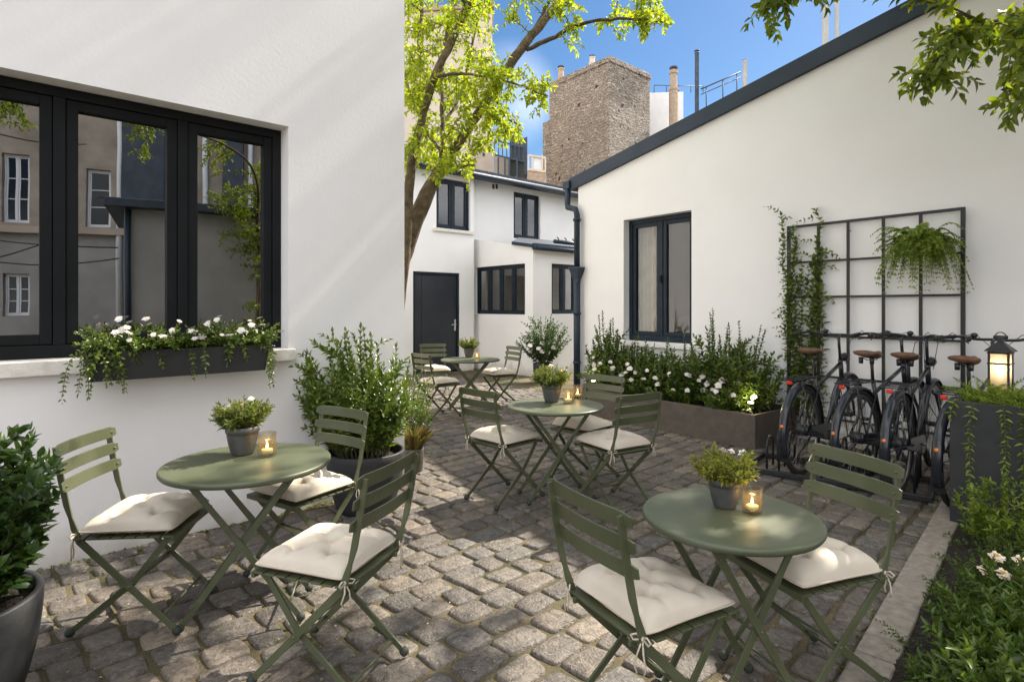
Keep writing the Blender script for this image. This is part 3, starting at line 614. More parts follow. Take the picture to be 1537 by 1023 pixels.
def chimney(label, px, yt, yb, Y, r, m, cowl=True):
    b = at(px, yb, Y); h = at(px, yt, Y)[2]-b[2]; t = thing('chimney_pot', label, 'chimney', b); mb = MB()
    mb.lathe([(r*1.25, -1.2), (r*1.25, h*.35), (r*1.4, h*.36), (r*1.4, h*.42), (r*1.02, h*.44), (r*.95, h*.8), (r*1.2, h*.82), (r*1.2, h*.88), (r*.8, h*.9), (r*.8, h*.93)], 14, smooth=False); mb.build('pot', m, t)
    if cowl: mb = MB(); mb.lathe([(r*1.15, h*.96), (r*1.15, h), (0, h*1.04)], 12, smooth=False); mb.tube([V(r*.7, 0, h*.9), V(r*.7, 0, h*.97)], r*.1, 5); mb.tube([V(-r*.7, 0, h*.9), V(-r*.7, 0, h*.97)], r*.1, 5); mb.build('cowl', M['zinc'], t)
    return t
chimney('pale chimney pot with a ringed collar right of the masonry tower', 1011, 101, 156, 27, .17, M['terracotta'])
chimney('small chimney pot on top of the masonry tower', 889, 84, 102, 26.3, .12, M['beige'])
chimney('small chimney pot at the left edge of the masonry tower', 842, 100, 128, 28, .14, M['terracotta'])
def flue(label, px, yt, yb, Y, r, m=None):
    b = at(px, yb, Y); h = at(px, yt, Y)[2]-b[2]; t = thing('flue_pipe', label, 'flue pipe', b)
    mb = MB(); mb.lathe([(r, -1.5), (r, h*.93), (r*1.25, h*.935), (r*1.25, h*.95), (r*.9, h*.955), (r*.9, h*.97)], 12); mb.build('pipe', m or M['zinc'], t)
    mb = MB(); mb.lathe([(r*1.3, h*.97), (r*1.3, h*.985), (0, h*1.0)], 12); mb.build('cap', M['zinc'], t); return t
M['flue'] = mat('blue_grey_metal', (.09, .12, .17), (.14, .18, .24), .45, 4, metal=.3)
flue('tall thin dark flue pipe above the sloping roof', 1046, 75, 150, 24, .085, M['flue'])
flue('short grey flue pipe above the sloping roof', 1118, 90, 112, 23, .085, M['white_paint'])
flue('pale flue pipe near the top of the sloping roof', 1239, 8, 46, 18, .09, M['white_paint'])
flue('slim flue pipe beside the sky, highest on the sloping roof', 1256, 2, 38, 18, .06, M['white_paint'])
t = thing('roof_rail', 'thin sloping roof rail between the flue pipes above the sloping roof', 'rail', at(1085, 135, 24)); off = V(*t.location)
mb = MB(); mb.tube([at(1052, 134, 24), at(1112, 108, 24)], .028, 6); mb.tube([at(1052, 142, 24), at(1112, 116, 24)], .018, 6); mb.build('rail', M['zinc'], t, off)
for x, y in ((1060, 131), (1085, 120), (1106, 111)): mb = MB(); mb.tube([at(x, y, 24), at(x, y+40, 24)], .022, 6); mb.build('post', M['zinc'], t, off)
b_ = at(975, 185, 28.5); rbx = thing('rooftop_block', 'white rooftop block with a low rail beside the masonry tower', 'rooftop structure', b_)
mb = MB(); h = at(975, 140, 28.5)[2]-b_[2]; mb.prism([V(-.6, 0, -3), V(1.6, -.2, -3), V(1.6, 1.5, -3), V(-.6, 1.6, -3)], Z*(h+3)); mb.build('wall', M['white_paint'], rbx)
mb = MB()
for k in range(5): x = .2+k*.6; mb.tube([V(x, -.1, h), V(x, -.1, h+.35)], .02, 5)
mb.tube([V(.2, -.1, h+.35), V(2.6, -.1, h+.3)], .02, 5); mb.build('rail', M['zinc'], rbx)
# beige building behind the tree
kb = at(739, 12, 22); hb = kb[2]; kb[2] = 0
t, o_ = base_thing('beige_building', 'tall old beige building rising behind the courtyard tree', 'building', kb)
mb = MB(); U_ = unit(V(-1, .12, 0)); D_ = unit(V(-.07, 1, 0))
mb.prism([kb, kb+U_*9, kb+U_*9+D_*7, kb+D_*7], Z*hb); mb.build('wall', M['beige'], t, o_)
mb = MB(); mb.prism([kb-U_*.08-D_*.1+Z*hb, kb+U_*9.1-D_*.1+Z*hb, kb+U_*9.1+D_*7.1+Z*hb, kb-U_*.08+D_*7.1+Z*hb], Z*.18); mb.build('coping', M['terracotta'], t, o_, bevel=.02)
mb = MB(); mb.prism([kb-U_*.03-D_*.05+Z*3, kb+U_*.9-D_*.05+Z*3, kb+U_*.9-D_*.001+Z*3, kb-U_*.03-D_*.001+Z*3], Z*(at(735, 205, 22)[2]-3)); mb.build('corner_strip', M['beige_dim'], t, o_)
mb = MB()
for (px_, py_) in ((727, 62), (731, 90), (729, 160), (726, 232), (734, 226), (690, 60), (672, 150), (655, 220)): q_ = hit(px_, py_, kb-D_*.05, unit(np.cross(U_, Z))); mb.box(q_[0]-.04, q_[0]+.04, q_[1]-.03, q_[1]+.05, q_[2]-.05, q_[2]+.05)
mb.build('putlog_holes', M['cap'], t, o_)
# rooftop stair tower with rail
b_ = at(767, 270, 20.5); t, o_ = base_thing('rooftop_stair_tower', 'dark blue metal stair tower with a rail above the zinc roof', 'rooftop structure', b_)
P_ = lambda px, py, Y=20.5: at(px, py, Y)
mb = MB(); mb.prism([P_(765, 240), P_(787, 243), P_(787, 207), P_(765, 200)], V(0, .08, 0)); mb.prism([P_(787.2, 262), P_(791.5, 262), P_(791.5, 205), P_(787.2, 207)], V(0, .9, 0)); mb.build('panel', M['zinc'], t, o_)
mb = MB(); mb.prism([P_(765, 270), P_(787, 270), P_(787, 243.2), P_(765, 240.2)], V(0, .5, 0)); mb.build('louvre_box', M['cap'], t, o_)
mb = MB(); mb.prism([P_(741, 265, 20.7), P_(765, 265, 20.7), P_(765, 238, 20.7), P_(741, 233, 20.7)], V(0, .8, 0)); mb.build('wall', M['beige_dim'], t, o_)
mb = MB()
for (x0, y0, x1, y1) in ((741, 232, 787, 243), (741, 210, 787, 222)): mb.bar(P_(x0, y0, 20.4), P_(x1, y1, 20.4), .05, .05, Z)
for k in range(8): x = 742+k*6.2; mb.bar(P_(x, 233+k*1.4, 20.4), P_(x, 210+k*1.65, 20.4), .035, .035, V(1, 0, 0))
for x in (748, 758, 764.5, 776): mb.bar(P_(x, 265, 20.35), P_(x, 236, 20.35), .06, .05, V(1, 0, 0))
mb.build('rail', M['zinc'], t, o_)
b_ = at(808, 275, 23); t, o_ = base_thing('rooftop_glasshouse', 'small rooftop glasshouse on a beige base left of the masonry tower', 'rooftop structure', b_)
Q_ = lambda px, py, Y=23: at(px, py, Y)
mb = MB(); mb.prism([Q_(792, 278), Q_(820, 280), Q_(820, 258), Q_(792, 254)], V(0, 1.5, 0)); mb.build('wall', M['terracotta'], t, o_)
mb = MB()
for x in (793, 799, 814, 818.5): mb.bar(Q_(x, 257), Q_(x, 233 if x < 815 else 236), .06, .06, V(1, 0, 0))
mb.bar(Q_(793, 233), Q_(819, 237), .07, .07, Z); mb.bar(Q_(793, 254), Q_(819, 258), .08, .08, Z); mb.build('frame', M['beige'], t, o_)
mb = MB(); mb.quad(Q_(799, 256, 23.05), Q_(814, 257, 23.05), Q_(814, 235, 23.05), Q_(799, 234, 23.05)); mb.build('pane', M['white_paint'], t, o_)
b_ = at(823, 262, 26); t, o_ = base_thing('stepped_chimney', 'stepped masonry chimney stack at the foot of the masonry tower', 'chimney', b_)
R_ = lambda px, py, Y=26: at(px, py, Y)
mb = MB(); mb.prism([R_(818, 280), R_(828, 280), R_(828, 218), R_(818, 219)], V(0, .8, 0)); mb.build('stack', M['tower'], t, o_)
mb = MB(); mb.prism([R_(820, 219), R_(828, 219), R_(828, 200), R_(820, 202)], V(0, .8, 0)); mb.build('pot', M['tower'], t, o_)

# ---- what the left window reflects: the yard's other side, behind the camera
GP = LW.p(0, 0, -.19)
def mirror(px, py, dist):
    d = ray(px, py); d = d-2*np.dot(d, N1)*N1; c = CAM-2*np.dot(CAM-GP, N1)*N1; return c+unit(d)*dist
RX = unit(mirror(170, 460, 1)-mirror(170, 460, 0)); RX = unit(V(RX[0], RX[1], 0)); VC = mirror(170, 460, 0)
def mw(dist, rot=0):
    n = -RX; c_, s_ = math.cos(rot), math.sin(rot); n = V(n[0]*c_-n[1]*s_, n[0]*s_+n[1]*c_, 0); w = Wall(VC+RX*dist, unit(np.cross(Z, n)), n)
    def f(px, py, d=0.0):
        dr = mirror(px, py, 1)-VC; k = np.dot(w.o+w.n*d-VC, w.n)/np.dot(dr, w.n); q_ = VC+dr*k; return float(np.dot(q_-w.o, w.u)), float(q_[2])
    return w, f
OWL, fo = mw(18, math.radians(14))
aa = sorted([fo(-160, 400)[0], fo(330, 400)[0]])
t, o_ = base_thing('old_apartment_house', 'old beige apartment house reflected in the wide left window', 'building', OWL.p((aa[0]+aa[1])/2, 0))
ops = []
for (x0, x1, y0, y1) in ((2, 44, 232, 332), (2, 44, 410, 475), (128, 166, 255, 340), (-90, -45, 225, 325)):
    (p0, z0), (p1, z1) = fo(x0, y1), fo(x1, y0); ops.append((min(p0, p1), max(p0, p1), min(z0, z1), max(z0, z1)))
zl = fo(30, 345)[1]; mb = MB(); wall_with_openings(mb, OWL, aa[0]-3, aa[1]+1, -.2, zl, [o for o in ops if o[3] < zl], .2); mb.build('ground_floor_wall', M['grey_render'], t, o_, fix=False)
mb = MB(); wall_with_openings(mb, OWL, aa[0]-3, aa[1]+1, zl, 9.5, [o for o in ops if o[3] >= zl], .2)
for o in ops: reveals(mb, OWL, o, .2)
mb.wbox(OWL, aa[0]-3, aa[1]+1, -.2, 9.5, -5, -4.9); mb.build('wall', M['facade_old'], t, o_, fix=False)
mb = MB(); _, zl = fo(30, 345); mb.wbox(OWL, aa[0]-3, aa[1]+1, zl-.06, zl+.10, .001, .20); mb.wbox(OWL, aa[0]-3, aa[1]+1, 9.3, 9.6, -5, .3); mb.build('cornice', M['beige_dim'], t, o_)
for i, o in enumerate(ops): window(t, o_, OWL, o, .12, (1, 1) if i != 2 else (1,), M['white_paint'], M['glass_dark'], outer=.04, mull=.03, sash=.035, bar_rows=2)
mb = MB()
for px_ in (181, 243, 309, 376):
    a, _ = fo(px_, 300); mb.tube([OWL.p(a, 0, .1), OWL.p(a, 9.3, .1)], .07, 8)
mb.build('downpipe', M['white_paint'], t, o_)
mb = MB(); (p0, _), (p1, _) = fo(186, 300), fo(250, 300); mb.wbox(OWL, min(p0, p1), max(p0, p1), fo(200, 330)[1], 9.2, .001, .3); (p0, _), (p1, _) = fo(336, 300), fo(366, 300); mb.wbox(OWL, min(p0, p1), max(p0, p1), fo(340, 330)[1], 9.2, .001, .3); mb.build('cladding', M['zinc'], t, o_)
SHD, fs_ = mw(13.2, math.radians(4))
(p0, zt0), (p1, zt1) = fs_(186, 342), fs_(410, 322)
if p0 > p1: p0, p1 = p1, p0; zt0, zt1 = zt1, zt0
sgn = 1 if fs_(186, 342)[0] < fs_(410, 342)[0] else -1
t, o_ = base_thing('lean_to_shed', 'pale lean-to shed with a dark roof edge reflected in the left window', 'shed', SHD.p((p0+p1)/2, 0))
mb = MB(); mb.wbox(SHD, p0, p1, -.1, max(zt0, zt1)-.1, -3.2, 0); mb.build('wall', M['grey_render'], t, o_)
mb = MB(); mb.wbox(SHD, p0-.3, p1+.3, max(zt0, zt1)-.1, max(zt0, zt1)+.06, -3.4, .28); mb.build('roof', M['zinc'], t, o_, bevel=.01)
mb = MB(); ea = (p0+.07 if sgn > 0 else p1-.07); mb.tube([SHD.p(ea, max(zt0, zt1)-.12, .07), SHD.p(ea, 0, .07)], .05, 8); mb.build('downpipe', M['fascia'], t, o_)

# ================================================================== GROUND
def jointmat():
    m, t, b = newmat('sandy_mossy_joint'); tcn = t.nodes.new('ShaderNodeTexCoord'); l = t.links.new
    n1 = t.nodes.new('ShaderNodeTexNoise'); n1.inputs['Scale'].default_value = 1.7; n1.inputs['Detail'].default_value = 6; l(tcn.outputs['Object'], n1.inputs['Vector'])
    r = t.nodes.new('ShaderNodeValToRGB'); r.color_ramp.elements[0].position = .36; r.color_ramp.elements[1].position = .62; r.color_ramp.elements[0].color = (.048, .046, .016, 1); r.color_ramp.elements[1].color = (.125, .096, .055, 1); l(n1.outputs['Fac'], r.inputs[0])
    n2 = t.nodes.new('ShaderNodeTexNoise'); n2.inputs['Scale'].default_value = 120; n2.inputs['Detail'].default_value = 3; l(tcn.outputs['Object'], n2.inputs['Vector'])
    mx = t.nodes.new('ShaderNodeMixRGB'); mx.blend_type = 'OVERLAY'; mx.inputs[0].default_value = .8; l(r.outputs[0], mx.inputs[1]); l(n2.outputs['Fac'], mx.inputs[2]); l(mx.outputs[0], b.inputs['Base Color'])
    bp = t.nodes.new('ShaderNodeBump'); bp.inputs['Distance'].default_value = .01; bp.inputs['Strength'].default_value = .8; l(n2.outputs['Fac'], bp.inputs['Height']); l(bp.outputs[0], b.inputs['Normal']); b.inputs['Roughness'].default_value = .95
    return m
def cobblemat():
    m, t, b = newmat('granite_cobble'); tcn = t.nodes.new('ShaderNodeTexCoord'); g = t.nodes.new('ShaderNodeNewGeometry'); l = t.links.new
    r = t.nodes.new('ShaderNodeValToRGB')
    for i, (p, c) in enumerate(((0, (.075, .066, .058)), (1, (.215, .175, .132)), (.35, (.112, .096, .081)), (.6, (.155, .127, .1)), (.8, (.108, .10, .092)))):
        e = r.color_ramp.elements[i] if i < 2 else r.color_ramp.elements.new(p); e.position = p; e.color = (*c, 1)
    l(g.outputs['Random Per Island'], r.inputs[0])
    n1 = t.nodes.new('ShaderNodeTexNoise'); n1.inputs['Scale'].default_value = 17; n1.inputs['Detail'].default_value = 8; n1.inputs['Roughness'].default_value = .65; n1.inputs['Distortion'].default_value = 1.4; l(tcn.outputs['Object'], n1.inputs['Vector'])
    mr = t.nodes.new('ShaderNodeMapRange'); mr.inputs[1].default_value = .3; mr.inputs[2].default_value = .75; mr.inputs[3].default_value = .34; mr.inputs[4].default_value = 1.6; l(n1.outputs['Fac'], mr.inputs[0])
    ml = t.nodes.new('ShaderNodeMixRGB'); ml.blend_type = 'MULTIPLY'; ml.inputs[0].default_value = 1; l(r.outputs[0], ml.inputs[1]); l(mr.outputs[0], ml.inputs[2])
    # pale chips and specks of blossom dust
    v = t.nodes.new('ShaderNodeTexNoise'); v.inputs['Scale'].default_value = 75; v.inputs['Detail'].default_value = 2; v.inputs['Distortion'].default_value = 2.5; l(tcn.outputs['Object'], v.inputs['Vector'])
    vr = t.nodes.new('ShaderNodeMapRange'); vr.inputs[1].default_value = .66; vr.inputs[2].default_value = .72; l(v.outputs['Fac'], vr.inputs[0])
    mx = t.nodes.new('ShaderNodeMixRGB'); mx.inputs[2].default_value = (.42, .38, .32, 1); l(vr.outputs[0], mx.inputs[0]); l(ml.outputs[0], mx.inputs[1]); l(mx.outputs[0], b.inputs['Base Color'])
    rr = t.nodes.new('ShaderNodeMapRange'); rr.inputs[3].default_value = .45; rr.inputs[4].default_value = .8; l(n1.outputs['Fac'], rr.inputs[0]); l(rr.outputs[0], b.inputs['Roughness'])
    n3 = t.nodes.new('ShaderNodeTexNoise'); n3.inputs['Scale'].default_value = 26; n3.inputs['Detail'].default_value = 8; n3.inputs['Distortion'].default_value = 2.0; l(tcn.outputs['Object'], n3.inputs['Vector'])
    bp = t.nodes.new('ShaderNodeBump'); bp.inputs['Strength'].default_value = .8; bp.inputs['Distance'].default_value = .014; l(n3.outputs['Fac'], bp.inputs['Height']); l(bp.outputs[0], b.inputs['Normal'])
    return m
mb = MB(); mb.quad(V(-120, -120, -.003), V(120, -120, -.003), V(120, 120, -.003), V(-120, 120, -.003)); tag(mb.build('ground', jointmat()), kind='structure')
KA = gnd(1253, 1023, .05); KB = gnd(1401, 770, .05); KD = unit(V(KB[0]-KA[0], KB[1]-KA[1], 0)); KN = V(KD[1], -KD[0], 0)
KA[2] = KB[2] = 0
def cobbles():
    rng = np.random.default_rng(7); rw = .166; al = math.radians(3); u = V(D1[0]*math.cos(al)-D1[1]*math.sin(al), D1[0]*math.sin(al)+D1[1]*math.cos(al), 0); v = V(-u[1], u[0], 0)
    g = np.array([-1, -.96, -.8, -.3, .3, .8, .96, 1]); n = len(g); gx, gy = np.meshgrid(g, g, indexing='ij'); gx = gx.ravel(); gy = gy.ravel()
    edge = np.maximum(np.abs(gx), np.abs(gy)); rim = edge > .99
    fq = [(i*n+j, (i+1)*n+j, (i+1)*n+j+1, i*n+j+1) for i in range(n-1) for j in range(n-1)]
    VS = []; FS = []; cnt = 0
    for r in range(-60, 110):
        s = -14+rng.uniform(0, .2); wob = rng.normal(0, .004)
        while s < 22:
            ln = rng.choice([.155, .175, .195, .215, .24])*rng.uniform(.93, 1.07); c = u*(s+ln/2)+v*(r*rw+wob); s += ln
            x, y = c[0], c[1]
            if y < .3 or y > 15.6 or abs(x) > .93*y+1.2: continue
            if np.dot(c-LW.o, N1) < .02 and np.dot(c-LW.o, D1) < a_cor+.05: continue
            if np.dot(c-RW.o, N2) < .05: continue
            if np.dot(c-KA, KN) > .06 and np.dot(c-KB, KD) < .25: continue
            gp = rng.uniform(.009, .017); hx, hy = ln/2-gp/2-.002, rw/2-gp/2
            J = rng.normal(0, .0065, (4, 2)); h = rng.uniform(.005, .013); tl = rng.normal(0, .014, 2)
            # rounded corners
            sx = gx*(1-.11*np.abs(gy)**7); sy = gy*(1-.11*np.abs(gx)**7)
            wx = [(1-gx)*(1-gy)/4, (1+gx)*(1-gy)/4, (1+gx)*(1+gy)/4, (1-gx)*(1+gy)/4]
            X = sx*hx+sum(wx[k]*J[k, 0] for k in range(4)); Y_ = sy*hy+sum(wx[k]*J[k, 1] for k in range(4))
            zz = h+.0025*(1-edge**3)+tl[0]*X+tl[1]*Y_+rng.normal(0, .0016, n*n); zz = np.where(rim, -.02, zz)
            zz = np.where((edge > .9) & ~rim, zz-.003, zz)
            # ring one in from the rim stays close to it so the side is steep
            VS.append(c[None, :]+X[:, None]*u+Y_[:, None]*v+zz[:, None]*Z); FS.append(np.array(fq)+cnt*n*n); cnt += 1
    A = np.concatenate(VS); Q = np.concatenate(FS); me = bpy.data.meshes.new('cobblestones')
    me.vertices.add(len(A)); me.vertices.foreach_set('co', A.ravel()); me.loops.add(Q.size); me.loops.foreach_set('vertex_index', Q.ravel().astype(np.int32))
    me.polygons.add(len(Q)); me.polygons.foreach_set('loop_start', (np.arange(len(Q))*4).astype(np.int32)); me.polygons.foreach_set('use_smooth', np.ones(len(Q), bool)); me.update(calc_edges=True); me.validate()
    me.materials.append(cobblemat()); o = bpy.data.objects.new('cobbles', me); COL.objects.link(o); tag(o, kind='structure'); print('cobbles', cnt)
cobbles()
# fallen petals and husks
rng = np.random.default_rng(3); lv = Leaves()
for i in range(900):
    Y = rng.uniform(1.8, 9); x = rng.uniform(-.85, .85)*Y
    p = V(x, Y, .024)
    if np.dot(p-LW.o, N1) < .1 or np.dot(p-RW.o, N2) < .2 or np.dot(p-KA, KN) > -.05: continue
    a = rng.uniform(0, 2*PI); lv.add(p, V(math.cos(a), math.sin(a), .15), V(rng.normal(0, .3), rng.normal(0, .3), 1), rng.uniform(.006, .016))
M['husk'] = leafmat('fallen_husk', [(.5, .45, .35), (.3, .24, .1), (.6, .55, .45), (.2, .2, .05)], .8, .2)
tag(lv.build('litter', M['husk'], Wr=.6, detail=False), 'pale fallen blossom husks scattered over the cobbles', 'litter', kind='stuff')
# moss tufts in the joints
# ---- kerb and planting bed
mb = MB(); k0 = KA-KD*3.0; L_ = float(np.linalg.norm(KB-k0))+.55; s0 = 0.0; kw = .15; i = 0
while s0 < L_:
    l_ = min(1.1, L_-s0); mb.frame_box(k0+KD*(s0+.003)-Z*.1, KD*(l_-.006), KN*kw, Z*.15); s0 += l_
tag(mb.build('kerb', M['kerb'], bevel=.012), kind='structure')
rng = np.random.default_rng(5); mb = MB(); nx, ny = 60, 40; vs = []; fs = []
b0 = k0+KN*(kw-.01)
for i in range(nx+1):
    for j in range(ny+1): q_ = b0+KD*(i/nx*(L_+.6))+KN*(j/ny*3.2); vs.append(q_+Z*(.02+.03*rng.uniform(0, 1)+.02*min(j, 6)/6))
for i in range(nx):
    for j in range(ny): fs.append((i*(ny+1)+j, (i+1)*(ny+1)+j, (i+1)*(ny+1)+j+1, i*(ny+1)+j+1))
mb.add(vs, fs, True); tag(mb.build('soil_bed', M['soil'], fix=False), kind='structure')
# ================================================================== FURNITURE
def foot_cap(c, d): mb = MB(); mb.lathe([(.0, -.012), (.012, -.011), (.019, -.002), (.02, .01), (.015, .022), (.0, .026)], 12, c, axis=d); return mb
def cushion_mesh(seed):
    rng = np.random.default_rng(seed); n = 44; g = np.linspace(-1, 1, n); X, Y = np.meshgrid(g, g, indexing='ij'); h = .205
    pin = 1-.045*(1-np.abs(Y)**2.2); pin2 = 1-.045*(1-np.abs(X)**2.2)
    x = X*h*pin*(1-.05*np.abs(Y)**8); y = Y*h*pin2*(1-.05*np.abs(X)**8)
    prof = ((1-np.abs(X)**3.4)*(1-np.abs(Y)**3.4))**.42
    puff = rng.uniform(.060, .074); top = puff*prof+.010*rng.normal()*X*prof+.010*rng.normal()*Y*prof; bot = -.026*prof
    tufts = [(a, b) for a in (-.42, .42) for b in (-.42, .42)]+[(0, 0)]
    for (a, b) in tufts:
        a += rng.normal(0, .02); b += rng.normal(0, .02); d = np.hypot(X-a, Y-b); top -= .036*np.exp(-(d/.19)**2)*prof+.018*np.exp(-(d/.06)**2)
    for k, (a, b) in enumerate(tufts[:4]):       # creases between tufts and to the edges
        for (c, e) in ((0, 0), (a, np.sign(b)), (np.sign(a), b)):
            dx, dy = c-a, e-b; L2 = dx*dx+dy*dy; t = np.clip(((X-a)*dx+(Y-b)*dy)/L2, 0, 1); d = np.hypot(X-a-t*dx, Y-b-t*dy); top -= .014*np.exp(-(d/.065)**2)*(1-.75*t)*prof
    W_ = rng.normal(0, 1, (7, 7)); fx = (g+1)*3; i0 = np.clip(fx.astype(int), 0, 5); fr = fx-i0
    A = W_[i0][:, i0]*(1-fr)[:, None]*(1-fr)[None]+W_[i0+1][:, i0]*fr[:, None]*(1-fr)[None]+W_[i0][:, i0+1]*(1-fr)[:, None]*fr[None]+W_[i0+1][:, i0+1]*fr[:, None]*fr[None]
    top += .0030*A*prof
    mb = MB(); vt = np.stack([x, y, top], -1).reshape(-1, 3); vb = np.stack([x, y, bot], -1).reshape(-1, 3)
    ft = [(i*n+j, (i+1)*n+j, (i+1)*n+j+1, i*n+j+1) for i in range(n-1) for j in range(n-1)]
    mb.add(vt, ft, True); mb.add(vb, [f[::-1] for f in ft], True)
    idx = [(i, 0) for i in range(n)]+[(n-1, j) for j in range(1, n)]+[(i, n-1) for i in range(n-2, -1, -1)]+[(0, j) for j in range(n-2, 0, -1)]
    rim = [V(x[i, j], y[i, j], 0) for i, j in idx]
    return mb, rim
def bow(c, dirn, seed, side):
    rng = np.random.default_rng(seed); mb = MB(); c = np.asarray(c, float); d = np.asarray(dirn, float)
    mb.sphere(c, .008, 8); s_ = V(-d[1], d[0], 0)
    for sg in (-1, 1):
        loop = [c, c+s_*sg*.018+Z*.012+d*.006, c+s_*sg*.034+Z*.004+d*.012, c+s_*sg*.026-Z*.008+d*.010, c]; mb.tube(loop, .0032, 5)
        l = rng.uniform(.07, .11); mb.tube([c, c+s_*sg*.010-Z*l*.4+d*.012, c+s_*sg*(.014+rng.uniform(0, .01))-Z*l*.8+d*.01, c+s_*sg*.012-Z*l+d*.012], .003, 5)
    return mb
def make_chair(label, loc, rz, group, seed=0):
    t = thing('bistro_chair', label, 'chair', loc, rz, group); yo = .192; yi = .168
    for s in (-1, 1):
        y = s*yo; pts = [V(-.285, y, .86), V(-.262, y, .72), V(-.238, y, .60), V(-.222, y, .545), V(-.208, y, .50), V(-.186, y, .44), V(.235, y, .018)]
        up = MB(); up.ribbon(pts, [.026, .028, .026, .017, .026, .031, .027], .009, V(0, 1, 0))
        for z_, x_ in ((.845, -.281), (.765, -.268), (.685, -.254)): up.lathe([(.0055, 0), (.004, .003), (0, .004)], 8, V(x_+.018, y, z_), axis=V(1, 0, .15))
        for q_ in (pts[5], V(.027, y, .227)): up.lathe([(.008, 0), (.006, .004), (0, .005)], 8, q_+V(0, s*.0045, 0), axis=V(0, s, 0))
        u = up.build('upright', M['olive'], t, bevel=.0015); foot_cap(pts[-1], V(-.42, 0, .42)).build('foot_cap', M['cap'], u)
        y = s*yi; lp = [V(.185, y, .437), V(.03, y, .235), V(-.245, y, .018)]
        lg = MB(); lg.ribbon(lp, [.028, .028, .025], .009, V(0, 1, 0)); l_ = lg.build('leg', M['olive'], t, bevel=.0015); foot_cap(lp[-1], V(.4, 0, .42)).build('foot_cap', M['cap'], l_)
    for z_, x_ in ((.845, -.281), (.765, -.268), (.685, -.254)):
        mb = MB(); n = 13; pf = []; hh = .027; tl = .17
        vs = []; fs = []
        for i in range(n):
            u_ = -1+2*i/(n-1); y = u_*.222; dx = -.020*(1-u_*u_)+.008; e = hh*(1 if abs(u_) < .95 else .62)
            for (zz, xx) in ((e, .004), (-e, .004), (-e, -.004), (e, -.004)): vs.append(V(x_+dx+xx-zz*tl+.006, y, z_+zz))
        for i in range(n-1):
            for k in range(4): fs.append((i*4+k, i*4+(k+1) % 4, (i+1)*4+(k+1) % 4, (i+1)*4+k))
        fs += [(0, 1, 2, 3), tuple((n-1)*4+k for k in (3, 2, 1, 0))]; mb.add(vs, fs, False)
        for s in (-1, 1): mb.lathe([(.006, 0), (.004, .003), (0, .004)], 8, V(x_+.013, s*.192, z_), axis=V(1, 0, .15))
        mb.build('back_slat', M['olive'], t, bevel=.002)
    mb = MB()
    for k in range(8):
        x0 = -.205+k*.0535; mb.box(x0, x0+.044, -.205, .205, .447, .455)
    for s in (-1, 1): mb.box(-.215, .215, s*.15-.007, s*.15+.007, .428, .4465)
    mb.box(.207, .222, -.205, .205, .430, .4545)
    mb.build('seat', M['olive'], t, bevel=.002)
    for (x_, z_, w) in ((.165, .09, yo), (-.19, .06, yi), (.027, .235, yo), (-.186, .436, yo)): mb = MB(); mb.tube([V(x_, -w, z_), V(x_, w, z_)], .0055, 8); mb.build('stretcher', M['olive'], t)
    cb, rim = cushion_mesh(seed)
    cu = cb.build('cushion', M['cushion'], t, fix=False); cu.location = (.012, 0, .481)
    pm = MB(); pm.tube(rim, .0042, 6, closed=True); pm.build('piping', M['tie'], cu)
    for s in (-1, 1): bow((-.212, s*.195, -.012), (-1, s*.3, 0) if s > 0 else (-1, -.3, 0), seed*3+s+5, s).build('tie', M['tie'], cu)
    return t
GC = 'olive folding chairs with cream cushions'
H_ = lambda d: math.radians(d)
chair_specs = [
 ('olive folding chair with cream cushion beside the dark shrub pot in the lower left corner', (-1.76, 2.79), 5),
 ('olive folding chair with cream cushion in front of the large round black pot', (-1.17, 3.27), -122),
 ('olive folding chair seen from the side, nearest the camera at the left round table', (-.74, 2.38), 161),
 ('olive folding chair with its back to the camera at the right foreground table', (.48, 2.04), 29),
 ('olive folding chair between the bicycle rack and the right foreground table', (1.17, 2.33), 200),
 ('olive folding chair left of the middle table with its back to the camera', (-.06, 4.50), 45),
 ('olive folding chair behind the middle table beside the long planter', (.63, 4.98), 225),
 ('olive folding chair right of the middle table turned away from the bicycles', (.76, 4.32), 121),
 ('far olive folding chair with its back to the camera by the left wall corner', (-1.0, 7.80), 45),
 ('far olive folding chair facing the camera in front of the dark door', (-1.22, 9.30), -72),
 ('far olive folding chair on the right side of the far table before the white bay', (-.20, 8.80), 212)]
for k, (lb_, (x, y), a) in enumerate(chair_specs):
    make_chair(lb_, (x, y, .016), H_(a), GC, k)
